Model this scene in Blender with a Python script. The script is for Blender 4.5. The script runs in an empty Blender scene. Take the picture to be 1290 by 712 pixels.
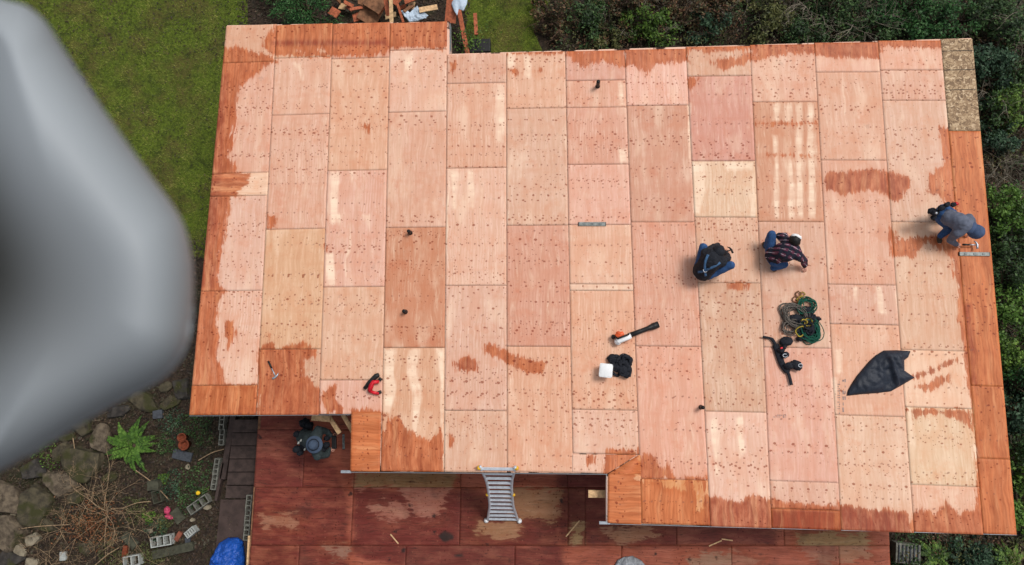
import bpy, bmesh, math, random
import numpy as np
from mathutils import Vector, Matrix, noise as mnoise
from mathutils.geometry import delaunay_2d_cdt, tessellate_polygon
from mathutils.bvhtree import BVHTree
random.seed(7); RNG = np.random.default_rng(7)
scene = bpy.context.scene
COL = scene.collection

# ------------------------------------------------------------------ camera
FPX, CX, CY = 870.8, 645.0, 356.0
CAM = np.array([7.15681, -7.91239, 16.48876])
RC = np.array([[0.99748402, 0.00100443, -0.07088454],
               [-0.00887372, -0.99026629, -0.13890258],
               [-0.07033409, 0.13918212, -0.98776589]])
cd = bpy.data.cameras.new('camera'); cam = bpy.data.objects.new('camera', cd); COL.objects.link(cam)
mw = Matrix.Identity(4)
for i in range(3):
    mw[i][0] = RC[0][i]; mw[i][1] = -RC[1][i]; mw[i][2] = -RC[2][i]; mw[i][3] = CAM[i]
cam.matrix_world = mw
cd.sensor_width = 36; cd.lens = FPX / 1290 * 36; cd.clip_start = 0.02; cd.clip_end = 2000
cd.dof.use_dof = True; cd.dof.focus_distance = 14.0; cd.dof.aperture_fstop = 5.6
scene.camera = cam
# ------------------------------------------------------------------ light
SUN_EL, SUN_AZ = 58.0, 35.0      # azimuth: degrees from +X towards +Y
w = bpy.data.worlds.new('World'); scene.world = w; w.use_nodes = True
nt = w.node_tree; bg = nt.nodes['Background']
sky = nt.nodes.new('ShaderNodeTexSky'); sky.sky_type = 'NISHITA'; sky.sun_disc = False
sky.sun_elevation = math.radians(SUN_EL); sky.sun_rotation = math.radians(90 - SUN_AZ)
sky.air_density = 1.0; sky.dust_density = 4.0
hs = nt.nodes.new('ShaderNodeHueSaturation'); hs.inputs['Saturation'].default_value = 0.28
nt.links.new(sky.outputs[0], hs.inputs['Color']); nt.links.new(hs.outputs[0], bg.inputs[0])
bg.inputs[1].default_value = 0.108
sd_ = bpy.data.lights.new('sun', 'SUN'); sd_.energy = 1.7; sd_.angle = math.radians(17); sd_.color = (1, .955, .90)
sun = bpy.data.objects.new('sun', sd_); COL.objects.link(sun)
dv = Vector((math.cos(math.radians(SUN_EL)) * math.cos(math.radians(SUN_AZ)),
             math.cos(math.radians(SUN_EL)) * math.sin(math.radians(SUN_AZ)), math.sin(math.radians(SUN_EL))))
sun.rotation_euler = dv.to_track_quat('Z', 'Y').to_euler(); sun.location = (20, 10, 30)
scene.view_settings.view_transform = 'Standard'; scene.view_settings.look = 'None'
scene.view_settings.exposure = 0.12; scene.view_settings.gamma = 1

# ------------------------------------------------------------------ helpers
ZR, ZD = 3.10, 0.75              # top of the roof deck, top of the lower deck
def at(px, py, z):
    d = RC.T @ np.array([(px - CX) / FPX, (py - CY) / FPX, 1.0])
    t = (z - CAM[2]) / d[2]
    return Vector(CAM + d * t)
def atn(P, z):                   # many pixels at once
    P = np.asarray(P, float)
    d = np.stack([(P[:, 0] - CX) / FPX, (P[:, 1] - CY) / FPX, np.ones(len(P))], 1) @ RC
    t = (z - CAM[2]) / d[:, 2]
    return CAM + d * t[:, None]
def obj(name, me, mat=None, parent=None):
    o = bpy.data.objects.new(name, me); COL.objects.link(o)
    if mat is not None and me is not None:
        for m in (mat if isinstance(mat, (list, tuple)) else [mat]): me.materials.append(m)
    if parent is not None:
        o.parent = parent; o.matrix_parent_inverse = Matrix.Translation(-Vector(parent.location)) if parent.location.length and not parent.rotation_euler[2] else Matrix.Identity(4)
    return o
def tag(o, label=None, cat=None, group=None, kind=None):
    if label: o['label'] = label
    if cat: o['category'] = cat
    if group: o['group'] = group
    if kind: o['kind'] = kind
    return o
def empty(name, loc, label, cat, group=None):
    o = bpy.data.objects.new(name, None); o.location = loc; o.empty_display_size = .1; COL.objects.link(o)
    return tag(o, label, cat, group)
def npmesh(name, V, F):
    """F: (n,k) int array"""
    V = np.asarray(V, np.float32); F = np.asarray(F, np.int32); k = F.shape[1]
    me = bpy.data.meshes.new(name)
    me.vertices.add(len(V)); me.vertices.foreach_set('co', V.ravel())
    me.loops.add(F.size); me.loops.foreach_set('vertex_index', F.ravel())
    me.polygons.add(len(F)); me.polygons.foreach_set('loop_start', np.arange(0, F.size, k, dtype=np.int32))
    me.update(calc_edges=True); me.validate(); return me
def bmm(bm, name='mesh', smooth=False):
    me = bpy.data.meshes.new(name); bmesh.ops.recalc_face_normals(bm, faces=bm.faces[:])
    bm.to_mesh(me); bm.free()
    if smooth:
        for p in me.polygons: p.use_smooth = True
    return me
def box(bm, c, s, rz=0, bev=0.0, rot=None):
    r = bmesh.ops.create_cube(bm, size=1)
    M = Matrix.Translation(Vector(c)) @ (rot if rot is not None else Matrix.Rotation(rz, 4, 'Z')) @ Matrix.Diagonal((*s, 1))
    bmesh.ops.transform(bm, matrix=M, verts=r['verts'])
    if bev:
        es = set(e for v in r['verts'] for e in v.link_edges)
        bmesh.ops.bevel(bm, geom=list(es), offset=bev, segments=2, affect='EDGES', profile=.5)
def tube(bm, pts, rad, seg=6, cap=True, flat=None):
    pts = [Vector(p) for p in pts]; n = len(pts)
    rads = rad if isinstance(rad, (list, tuple)) else [rad] * n
    rings = []
    for i, p in enumerate(pts):
        t = (pts[min(i + 1, n - 1)] - pts[max(i - 1, 0)])
        if t.length < 1e-6: t = Vector((0, 0, 1))
        t.normalize(); up = Vector((0, 0, 1)) if abs(t.z) < .95 else Vector((1, 0, 0))
        a = t.cross(up).normalized(); b = a.cross(t).normalized()
        fl = flat or 1.0
        rings.append([bm.verts.new(p + rads[i] * (a * math.cos(k / seg * 2 * math.pi) + b * fl * math.sin(k / seg * 2 * math.pi))) for k in range(seg)])
    for i in range(n - 1):
        for k in range(seg):
            bm.faces.new((rings[i][k], rings[i][(k + 1) % seg], rings[i + 1][(k + 1) % seg], rings[i + 1][k]))
    if cap:
        bm.faces.new(rings[0]); bm.faces.new(rings[-1][::-1])
def blob(bm, c, s, rz=0, seg=16, ring=10, amp=0.0, f=3.0, seed=0, rot=None):
    r = bmesh.ops.create_uvsphere(bm, u_segments=seg, v_segments=ring, radius=1)
    M = Matrix.Translation(Vector(c)) @ (rot if rot is not None else Matrix.Rotation(rz, 4, 'Z')) @ Matrix.Diagonal((*s, 1))
    for v in r['verts']:
        if amp: v.co *= 1 + amp * mnoise.noise(v.co * f + Vector((seed * 7.1, seed * 3.3, seed)))
        v.co = M @ v.co
def spline(pts, n=8):
    pts = [Vector(p) for p in pts]; out = []
    for i in range(len(pts) - 1):
        p0 = pts[max(i - 1, 0)]; p1 = pts[i]; p2 = pts[i + 1]; p3 = pts[min(i + 2, len(pts) - 1)]
        for k in range(n):
            t = k / n
            out.append(.5 * ((2 * p1) + (p2 - p0) * t + (2 * p0 - 5 * p1 + 4 * p2 - p3) * t * t + (3 * p1 - p0 - 3 * p2 + p3) * t ** 3))
    out.append(pts[-1]); return out
def sdpoly(P, poly):
    """signed distance in pixels, positive inside"""
    P = np.asarray(P, float); poly = np.asarray(poly, float)
    A = poly; B = np.roll(poly, -1, 0)
    d = np.full(len(P), 1e9); inside = np.zeros(len(P), bool)
    for a, b in zip(A, B):
        e = b - a; wv = P - a; t = np.clip((wv @ e) / max(e @ e, 1e-9), 0, 1)
        d = np.minimum(d, np.hypot(*(wv - t[:, None] * e).T))
        c = (a[1] > P[:, 1]) != (b[1] > P[:, 1])
        with np.errstate(divide='ignore', invalid='ignore'):
            xi = (b[0] - a[0]) * (P[:, 1] - a[1]) / (b[1] - a[1] + 1e-12) + a[0]
        inside ^= c & (P[:, 0] < xi)
    return np.where(inside, d, -d)
def srgb(r, g, b):
    f = lambda c: (c / 255 / 12.92) if c / 255 <= .04045 else ((c / 255 + .055) / 1.055) ** 2.4
    return (f(r), f(g), f(b), 1)

# ------------------------------------------------------------------ node helper
class N:
    def __init__(s, name):
        s.m = bpy.data.materials.new(name); s.m.use_nodes = True; s.t = s.m.node_tree
        s.b = s.t.nodes['Principled BSDF']; s.b.inputs['Specular IOR Level'].default_value = .3
    def n(s, ty, **k):
        nd = s.t.nodes.new(ty)
        for a, v in k.items(): setattr(nd, a, v)
        return nd
    def put(s, sock, v):
        if isinstance(v, bpy.types.NodeSocket): s.t.links.new(v, sock)
        else: sock.default_value = v
    def math(s, op, a, b=0.0, c=None, clamp=False):
        nd = s.n('ShaderNodeMath', operation=op); nd.use_clamp = clamp
        s.put(nd.inputs[0], a); s.put(nd.inputs[1], b)
        if c is not None: s.put(nd.inputs[2], c)
        return nd.outputs[0]
    def mix(s, f, a, b, mode='MIX'):
        nd = s.n('ShaderNodeMix', data_type='RGBA', blend_type=mode)
        s.put(nd.inputs[0], f); s.put(nd.inputs[6], a); s.put(nd.inputs[7], b); return nd.outputs[2]
    def step(s, v, a, b, to0=0.0, to1=1.0):
        nd = s.n('ShaderNodeMapRange', interpolation_type='SMOOTHSTEP')
        s.put(nd.inputs[0], v); s.put(nd.inputs[1], a); s.put(nd.inputs[2], b); s.put(nd.inputs[3], to0); s.put(nd.inputs[4], to1); return nd.outputs[0]
    def vmul(s, v, k):
        nd = s.n('ShaderNodeVectorMath', operation='MULTIPLY'); s.put(nd.inputs[0], v); nd.inputs[1].default_value = k; return nd.outputs[0]
    def vadd(s, v, k):
        nd = s.n('ShaderNodeVectorMath', operation='ADD'); s.put(nd.inputs[0], v); s.put(nd.inputs[1], k); return nd.outputs[0]
    def noise(s, v, scale=1, det=3, rough=.55, dist=0.0, col=False):
        nd = s.n('ShaderNodeTexNoise'); s.put(nd.inputs['Vector'], v); nd.inputs['Scale'].default_value = scale
        nd.inputs['Detail'].default_value = det; nd.inputs['Roughness'].default_value = rough; nd.inputs['Distortion'].default_value = dist
        return nd.outputs['Color' if col else 'Fac']
    def vor(s, v, scale=1, rnd=1.0, out='Distance', feat='F1'):
        nd = s.n('ShaderNodeTexVoronoi', feature=feat); s.put(nd.inputs['Vector'], v); nd.inputs['Scale'].default_value = scale
        nd.inputs['Randomness'].default_value = rnd; return nd.outputs[out]
    def ramp(s, v, stops):
        nd = s.n('ShaderNodeValToRGB'); e = nd.color_ramp.elements
        while len(e) < len(stops): e.new(.5)
        for el, (p, c) in zip(e, stops): el.position = p; el.color = c if len(c) == 4 else (*c, 1)
        s.put(nd.inputs[0], v); return nd.outputs[0]
    def attr(s, nm, out='Fac'):
        nd = s.n('ShaderNodeAttribute'); nd.attribute_name = nm; return nd.outputs[out]
    def pos(s): return s.n('ShaderNodeNewGeometry').outputs['Position']
    def bump(s, h, st=.3, dist=.01):
        nd = s.n('ShaderNodeBump'); nd.inputs['Strength'].default_value = st; nd.inputs['Distance'].default_value = dist
        s.put(nd.inputs['Height'], h); s.t.links.new(nd.outputs[0], s.b.inputs['Normal'])
    def col(s, c, rough=.7, metal=0.0):
        s.put(s.b.inputs['Base Color'], c); s.put(s.b.inputs['Roughness'], rough); s.b.inputs['Metallic'].default_value = metal; return s.m
def simple(name, c, rough=.6, metal=0.0, var=.25, scale=18, bump=.25):
    k = N(name); p = k.pos(); f = k.noise(p, scale, 4, .6)
    c0 = tuple(x * (1 - var) for x in c[:3]) + (1,); c1 = tuple(min(1, x * (1 + var)) for x in c[:3]) + (1,)
    m = k.col(k.mix(k.step(f, .3, .7), c0, c1), rough, metal)
    if bump: k.bump(k.noise(p, scale * 3, 3), bump, .004)
    return m

# plywood: 'uvm' = metres on the sheet (x across the grain, y along it) plus a random offset
def plywood(name, wetc, deepc, palec, knot=1.0, dirt=0.0, jag=3.0):
    k = N(name)
    uv = k.attr('uvm', 'Vector'); sep = k.n('ShaderNodeSeparateXYZ'); k.put(sep.inputs[0], uv); x, y, wv = sep.outputs
    oi = k.n('ShaderNodeObjectInfo'); base = oi.outputs['Color']; streak = oi.outputs['Alpha']; rnd = oi.outputs['Random']
    warp = k.noise(k.vmul(uv, (1.2, .9, 1)), 1.6, 2)
    xw = k.math('ADD', x, k.math('MULTIPLY', k.math('SUBTRACT', warp, .5), .16))
    cmb = k.n('ShaderNodeCombineXYZ'); k.put(cmb.inputs[0], xw); k.put(cmb.inputs[1], y); k.put(cmb.inputs[2], wv); g = cmb.outputs[0]
    fine = k.noise(k.vmul(g, (60, 3.5, 1)), 1, 4, .6)
    med = k.noise(k.vmul(g, (13, .9, 1)), 1, 4, .62)
    broad = k.noise(k.vmul(g, (5.5, .3, 1)), 1, 2, .5)
    cath = k.n('ShaderNodeTexWave', wave_type='BANDS', bands_direction='X'); k.put(cath.inputs['Vector'], k.vmul(g, (1, .10, 1)))
    cath.inputs['Scale'].default_value = 5.5; cath.inputs['Distortion'].default_value = 7; cath.inputs['Detail'].default_value = 2; cath.inputs['Detail Scale'].default_value = 1.1
    c = k.mix(k.step(med, .3, .72), k.mix(1, base, (.88, .80, .74, 1), 'MULTIPLY'), base)
    c = k.mix(k.math('MULTIPLY', k.step(fine, .45, .75), .22), c, k.mix(1, base, (.72, .58, .50, 1), 'MULTIPLY'))
    c = k.mix(k.math('MULTIPLY', k.step(cath.outputs['Fac'], .5, 1), k.step(k.noise(k.vmul(uv, (.4, .4, 1)), 1, 1), .42, .6, .10, .42)), c, k.mix(1, base, (.76, .6, .5, 1), 'MULTIPLY'))
    # weathering: streaks a hand wide and uneven reddish blotches
    wk = k.noise(k.vmul(g, (26, 2.2, 1)), 1, 5, .7); c = k.mix(k.math('MULTIPLY', k.step(wk, .5, .72), .45), c, k.mix(1, base, (.84, .62, .50, 1), 'MULTIPLY'))
    c = k.mix(k.math('MULTIPLY', k.step(wk, .48, .30), .35), c, palec)
    mt = k.noise(k.vmul(uv, (3.5, 2.8, 1)), 1, 6, .75); c = k.mix(k.math('MULTIPLY', k.step(mt, .48, .68), .6), c, k.mix(1, base, (.88, .66, .54, 1), 'MULTIPLY'))
    # sapwood streaks
    cross = k.noise(k.vmul(uv, (1.1, 6.5, 1)), 1, 4, .6)
    per = k.math('FRACT', k.math('MULTIPLY', k.math('ADD', xw, wv), 1 / .305))
    tri = k.math('ABSOLUTE', k.math('SUBTRACT', per, .5))
    sap = k.math('ADD', k.math('MULTIPLY', broad, .75), k.math('MULTIPLY', k.math('SUBTRACT', .5, tri), .3))
    thr = k.math('SUBTRACT', .76, k.math('MULTIPLY', streak, .28))
    sm = k.step(k.math('ADD', sap, k.math('MULTIPLY', k.math('SUBTRACT', cross, .5), .12)), thr, k.math('ADD', thr, .05))
    c = k.mix(k.math('MULTIPLY', sm, k.math('ADD', .4, k.math('MULTIPLY', streak, .4))), c, palec)
    # large blotches
    blot = k.noise(k.vmul(g, (2.2, 1.4, 1)), 1, 3)
    c = k.mix(k.math('MULTIPLY', k.step(blot, .46, .72), .55), c, k.mix(1, base, (.88, .70, .60, 1), 'MULTIPLY'))
    c = k.mix(k.math('MULTIPLY', k.step(cross, .5, .75), .5), c, k.mix(1, base, (.86, .70, .62, 1), 'MULTIPLY'))
    c = k.mix(k.math('MULTIPLY', k.step(k.noise(k.vmul(g, (3, 1.0, 1)), 1, 4), .5, .75), .35), c, palec)
    # dried pale veneer and grey scuffs
    c = k.mix(k.math('MULTIPLY', k.step(k.math('ADD', k.attr('pal'), k.math('MULTIPLY', k.math('SUBTRACT', k.noise(k.vmul(g, (12, 1.2, 1)), 1, 4), .5), 3.0)), -.5, .9), k.step(cross, .3, .6, .95, .5)), c, palec)
    sc = k.noise(uv, 3.1, 6, .75)
    c = k.mix(k.math('MULTIPLY', k.step(sc, .63, .72), .22), c, (.16, .11, .10, 1))
    red = k.noise(k.vmul(uv, (2.6, 2.0, 1)), 1, 5, .7)
    c = k.mix(k.math('MULTIPLY', k.step(red, .56, .72), .42), c, k.mix(1, base, (.82, .50, .38, 1), 'MULTIPLY'))
    # wet
    drip = k.noise(k.vmul(g, (20, 1.7, 1)), 1, 5, .72); big = k.noise(k.vmul(g, (7, 3.4, 1)), 1, 4, .65)
    wsum = k.math('ADD', k.attr('wet'), k.math('ADD', k.math('MULTIPLY', k.math('SUBTRACT', drip, .5), jag), k.math('MULTIPLY', k.math('SUBTRACT', big, .5), 2.6)))
    wm = k.math('ADD', k.math('MULTIPLY', k.step(wsum, -.12, .20), .68), k.math('MULTIPLY', k.step(wsum, -.8, .9), .32))
    deep = k.attr('deep')
    patch = k.noise(k.vmul(g, (9, 3.0, 1)) if not dirt else k.vmul(g, (4.5, 1.6, 1)), 1, 5, .68)
    wc = k.mix(k.step(k.math('ADD', deep, k.math('MULTIPLY', k.math('SUBTRACT', patch, .5), 1.3)), .1, 1.0), wetc, deepc)
    wc = k.mix(k.step(k.math('ADD', deep, k.math('MULTIPLY', k.math('SUBTRACT', patch, .5), 1.6)), 1.2, 1.9), wc, (.014, .011, .011, 1)) if dirt else wc
    wc = k.mix(k.step(med, .3, .72), k.mix(1, wc, (.66, .56, .48, 1), 'MULTIPLY'), wc)
    wc = k.mix(k.math('MULTIPLY', k.step(cath.outputs['Fac'], .5, 1), .35), wc, k.mix(1, wc, (.72, .56, .46, 1), 'MULTIPLY'))
    wc = k.mix(k.math('MULTIPLY', k.step(k.noise(k.vmul(g, (8, .7, 1)), 1, 4, .6), .52, .72), .5), wc, srgb(226, 160, 112) if not dirt else wc)
    wc = k.mix(k.math('MULTIPLY', k.step(fine, .4, .75), .35), wc, k.mix(1, wc, (.6, .5, .45, 1), 'MULTIPLY'))
    wcb = k.mix(.05, wc, base)
    rim = k.math('MULTIPLY', k.step(wsum, -.05, .15), k.step(wsum, .3, 1.5, 1, 0))
    wcb = k.mix(k.math('MULTIPLY', rim, .75), wcb, k.mix(1, wcb, (.86, .68, .52, 1), 'MULTIPLY'))
    c = k.mix(k.math('MULTIPLY', wm, k.step(patch, .25, .6, .84, 1.0)), c, wcb)
    # knots in veneer repeats, in bands across the sheet
    band = k.noise(k.vmul(uv, (.3, 3.4, 1)), 1, 2, .4)
    jit = k.math('MULTIPLY', k.math('FLOOR', k.math('MULTIPLY', x, 1 / .305)), .013)
    cm2 = k.n('ShaderNodeCombineXYZ'); k.put(cm2.inputs[0], k.math('MULTIPLY', per, .305)); k.put(cm2.inputs[1], k.math('MULTIPLY', k.math('ADD', y, jit), 1.25)); k.put(cm2.inputs[2], wv)
    vd = k.vor(cm2.outputs[0], 13, 1.0); vc = k.vor(cm2.outputs[0], 13, 1.0, 'Color')
    rad = k.math('MULTIPLY', k.step(band, .43, .52), k.math('MULTIPLY', k.math('POWER', k.noise(k.vmul(vc, (6, 6, 6)), 1, 0), 1.5), .60 * knot))
    kd = k.step(k.math('SUBTRACT', k.math('ADD', vd, k.math('MULTIPLY', k.math('SUBTRACT', k.noise(cm2.outputs[0], 45, 2), .5), .22)), rad), -.10, .03, 1, 0)
    kd = k.math('MULTIPLY', kd, k.step(rad, .04, .12))
    c = k.mix(k.math('MULTIPLY', kd, .8), c, k.mix(1, c, (.42, .19, .13, 1), 'MULTIPLY'))
    # scattered small pin knots
    v3 = k.vor(uv, 16, 1.0); v3c = k.n('ShaderNodeSeparateColor'); k.put(v3c.inputs[0], k.vor(uv, 16, 1.0, 'Color'))
    pin = k.math('MULTIPLY', k.step(v3, .07, .17, 1, 0), k.step(v3c.outputs[0], .55, .6))
    c = k.mix(k.math('MULTIPLY', pin, .5), c, k.mix(1, c, (.4, .24, .18, 1), 'MULTIPLY'))
    # nail lines on the joists
    jy = k.math('MULTIPLY', k.math('SUBTRACT', k.math('FRACT', k.math('DIVIDE', k.math('ADD', y, wv), .6096)), .5), .6096)
    jx = k.math('MULTIPLY', k.math('SUBTRACT', k.math('FRACT', k.math('DIVIDE', x, .145)), .5), .145)
    jo = k.noise(k.vmul(uv, (9, .4, 1)), 1, 0)
    jyo = k.math('ADD', jy, k.math('MULTIPLY', k.math('SUBTRACT', jo, .5), .07))
    dd = k.math('SQRT', k.math('ADD', k.math('POWER', jyo, 2.0), k.math('POWER', k.math('ADD', jx, k.math('MULTIPLY', k.math('SUBTRACT', jo, .5), .1)), 2.0)))
    nm = k.math('MULTIPLY', k.step(dd, .010, .023, 1, 0), k.step(k.noise(k.vmul(uv, (2.5, .8, 1)), 1, 2), .38, .52))
    c = k.mix(k.math('MULTIPLY', nm, .62), c, (.24, .075, .045, 1))
    if dirt:
        fk = k.noise(k.vmul(g, (38, 4, 1)), 1, 5, .7); c = k.mix(k.math('MULTIPLY', k.step(fk, .54, .7), .75), c, (.03, .012, .009, 1))
        bs = k.vor(k.vmul(uv, (1, 1, 1)), 2.2, 1); bsn = k.noise(uv, 11, 4, .7); c = k.mix(k.step(k.math('ADD', bs, k.math('MULTIPLY', k.math('SUBTRACT', bsn, .5), .5)), .02, .14, .85, 0), c, (.012, .008, .008, 1))
        dn = k.noise(k.vmul(uv, (1.6, 1.6, 1)), 1, 4, .65)
        c = k.mix(k.math('MULTIPLY', k.step(dn, .52, .72), dirt), c, (.035, .018, .014, 1))
    rough = k.math('SUBTRACT', .8, k.math('MULTIPLY', wm, .22))
    k.bump(k.math('ADD', fine, med), .25, .002)
    k.b.inputs['Specular IOR Level'].default_value = .25
    return k.col(c, rough)
M = {}
M['ply'] = plywood('roof_plywood', srgb(211, 124, 76), srgb(156, 64, 36), srgb(244, 218, 192))
M['deckply'] = plywood('deck_plywood', srgb(176, 98, 76), srgb(112, 42, 36), srgb(186, 142, 114), .9, .35, 2.4)
k = N('osb'); p = k.pos()
fl = k.vor(k.vmul(k.vadd(p, k.vmul(k.noise(p, 9, 2, col=True), (.25, .25, .25))), (1, 1, 1)), 26, 1, 'Color')
sp = k.n('ShaderNodeSeparateColor'); k.put(sp.inputs[0], fl)
lines = None
M['osb'] = k.col(k.ramp(sp.outputs[0], [(0, srgb(108, 86, 66)), (.4, srgb(144, 118, 90)), (.75, srgb(172, 146, 114)), (1, srgb(206, 182, 150))]), .75)
k.bump(sp.outputs[1], .3, .003)
M['dark'] = simple('tar_dark', (.022, .02, .019, 1), .8)
k = N('seam_underlay'); M['underlay'] = k.col(k.mix(k.step(k.noise(k.pos(), 1.6, 4, .7), .44, .50), (.04, .02, .014, 1), (.78, .50, .38, 1)), .9)  # board under the sheets, dark and pale by noise, showing in the seams
M['lumber'] = simple('sawn_lumber', srgb(205, 170, 128), .8)
M['oldwood'] = simple('weathered_wood', srgb(120, 84, 60), .85, var=.4, scale=10)
M['redwood'] = simple('wet_red_wood', srgb(170, 95, 66), .8, var=.3)
M['siding'] = simple('painted_siding', (.33, .33, .31, 1), .7)
M['metal'] = simple('bare_metal', srgb(175, 182, 190), .35, .6, .1)
M['alu'] = simple('ladder_aluminium', srgb(196, 202, 210), .4, .25, .12)
M['black'] = simple('black_plastic', (.012, .012, .013, 1), .5)
M['blackcloth'] = simple('black_cloth', (.011, .013, .019, 1), .85, var=.35, scale=30)
M['yellow'] = simple('yellow_plastic', srgb(225, 175, 50), .5)
M['yellowdull'] = simple('dirty_yellow_webbing', srgb(150, 130, 50), .8, var=.4)
M['white'] = simple('white_plastic', (.75, .76, .77, 1), .4, var=.05)
M['orange'] = simple('orange_plastic', srgb(205, 85, 40), .45)
M['red'] = simple('red_plastic', srgb(190, 25, 40), .4)
M['jeans'] = simple('blue_denim', srgb(44, 76, 120), .85, var=.22, scale=25)
M['strap'] = simple('blue_strap', srgb(58, 92, 128), .7)
M['hoodie'] = simple('slate_blue_hoodie', srgb(92, 98, 114), .9, var=.15, scale=14)
M['hood'] = simple('blue_hood_cloth', srgb(66, 82, 112), .9, var=.15, scale=14)
M['greenjacket'] = simple('dark_green_jacket', srgb(48, 58, 60), .8, var=.25, scale=18)
M['hat'] = simple('blue_grey_hat', srgb(62, 76, 96), .8, var=.12)
M['hatband'] = simple('dark_hatband', srgb(28, 34, 46), .8)
M['skin'] = simple('skin', srgb(205, 150, 130), .55, var=.08)
M['hair'] = simple('dark_hair', (.008, .007, .007, 1), .6)
M['boot'] = simple('brown_boot', srgb(66, 56, 46), .8)
M['greyrope'] = simple('grey_rope', srgb(98, 92, 86), .9, var=.35, scale=60)
M['greenrope'] = simple('green_rope', srgb(22, 82, 66), .85, var=.35, scale=60)
M['terracotta'] = simple('terracotta', srgb(118, 58, 36), .8)
M['pink'] = simple('pink_plastic', srgb(185, 66, 98), .5)
M['gold'] = simple('yellow_petals', srgb(215, 175, 30), .7)
M['block'] = simple('concrete_block', srgb(112, 112, 104), .9, var=.3, scale=12)
M['paleblock'] = simple('pale_concrete_block', srgb(160, 164, 160), .9, var=.2, scale=12)
M['mossblock'] = simple('mossy_block', srgb(66, 66, 54), .95, var=.35, scale=9)
M['paver'] = simple('slate_paver', srgb(66, 70, 76), .85, var=.25)
M['brick'] = simple('old_brick', srgb(128, 74, 58), .9, var=.3)
M['steps'] = simple('wet_dark_timber', srgb(62, 50, 46), .75, var=.35, scale=7)
M['landing'] = simple('wet_concrete', srgb(66, 53, 49), .8, var=.25, scale=4)
M['stem'] = simple('woody_stem', srgb(78, 66, 52), .9)
M['twig'] = simple('bare_twig', srgb(142, 120, 94), .9, var=.35)
M['twigdark'] = simple('dark_twig', srgb(84, 66, 54), .9, var=.3)
M['greytwig'] = simple('grey_twig', srgb(132, 124, 110), .9, var=.3)
def cloth_plaid():
    k = N('plaid_flannel'); tc = k.n('ShaderNodeTexCoord').outputs['Object']; p = k.vadd(tc, k.vmul(k.noise(tc, 4, 2, col=True), (.06, .06, .06)))
    rot = k.n('ShaderNodeVectorRotate', rotation_type='Z_AXIS'); k.put(rot.inputs[0], p); rot.inputs['Angle'].default_value = math.radians(24)
    s = k.n('ShaderNodeSeparateXYZ'); k.put(s.inputs[0], rot.outputs[0])
    fy = k.math('ABSOLUTE', k.math('SUBTRACT', k.math('FRACT', k.math('MULTIPLY', s.outputs[1], 11)), .5))
    fx = k.math('ABSOLUTE', k.math('SUBTRACT', k.math('FRACT', k.math('MULTIPLY', s.outputs[0], 8)), .5))
    c = k.mix(k.step(fy, .2, .3), (.010, .011, .022, 1), srgb(100, 52, 72))
    c = k.mix(k.step(fx, .22, .34), c, (.014, .016, .03, 1))
    c = k.mix(k.math('MULTIPLY', k.step(fy, .44, .47), k.step(k.noise(p, 14, 2), .42, .55)), c, srgb(190, 175, 185))
    return k.col(c, .9)
M['plaid'] = cloth_plaid()
def tarp(name, c, rough, amp):
    k = N(name); p = k.pos(); n1 = k.noise(p, 8, 6, .62, 2.0)
    k.bump(n1, amp, .03)
    k.b.inputs['Specular IOR Level'].default_value = .3 if 'black' in name else .5
    return k.col(k.mix(k.step(k.noise(p, 3, 3), .3, .7), tuple(x * .75 for x in c[:3]) + (1,), c), rough)
M['bag'] = tarp('black_poly_sheet', srgb(36, 43, 56), .55, .35)
M['bluetarp'] = tarp('blue_tarp', srgb(24, 84, 178), .38, .9)
M['silver'] = tarp('silver_bag', srgb(150, 155, 162), .3, .9)
M['bluewrap'] = tarp('pale_blue_wrap', srgb(186, 204, 222), .5, .6)
def leafmat(name, cols, rough=.6, transl=.25):
    k = N(name); g = k.n('ShaderNodeNewGeometry'); r = g.outputs['Random Per Island']
    big = k.noise(g.outputs['Position'], 2.2, 3)
    f = k.math('ADD', k.math('MULTIPLY', r, .65), k.math('MULTIPLY', k.math('SUBTRACT', big, .36), 1.5), clamp=True)
    n = len(cols)
    c = k.ramp(f, [(i / (n - 1), q) for i, q in enumerate(cols)])
    return k.col(c, rough)
M['leaf_dark'] = leafmat('dark_evergreen_leaves', [srgb(18, 30, 16), srgb(32, 52, 26), srgb(52, 78, 38), srgb(78, 104, 56)])
M['leaf_blue'] = leafmat('blue_green_leaves', [srgb(20, 32, 24), srgb(32, 54, 38), srgb(48, 76, 52), srgb(76, 100, 74)])
M['leaf_bright'] = leafmat('bright_green_leaves', [srgb(30, 46, 14), srgb(52, 76, 22), srgb(76, 106, 34), srgb(110, 136, 56)])
M['leaf_olive'] = leafmat('olive_leaves', [srgb(36, 40, 20), srgb(58, 64, 32), srgb(84, 88, 46), srgb(110, 108, 66)])
M['leaf_mixed'] = leafmat('bramble_leaves', [srgb(50, 32, 26), srgb(64, 46, 34), srgb(52, 58, 32), srgb(104, 68, 50), srgb(100, 108, 66)])
M['leaf_hedge'] = leafmat('conifer_leaves', [srgb(14, 34, 14), srgb(26, 60, 24), srgb(44, 86, 38), srgb(74, 112, 60)])
M['leaf_fern'] = leafmat('fern_fronds', [srgb(34, 56, 18), srgb(54, 84, 26), srgb(74, 108, 36), srgb(100, 130, 56)])
M['litter'] = leafmat('leaf_litter', [srgb(22, 18, 14), srgb(42, 33, 27), srgb(66, 51, 40), srgb(46, 48, 28), srgb(96, 78, 62)])
M['grass'] = leafmat('grass_blades', [srgb(34, 42, 12), srgb(72, 88, 20), srgb(106, 122, 34), srgb(148, 144, 72)])
M['rust_twigs'] = leafmat('rusty_dead_leaves', [srgb(90, 52, 30), srgb(130, 78, 46), srgb(110, 80, 54), srgb(150, 104, 66)])
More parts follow.
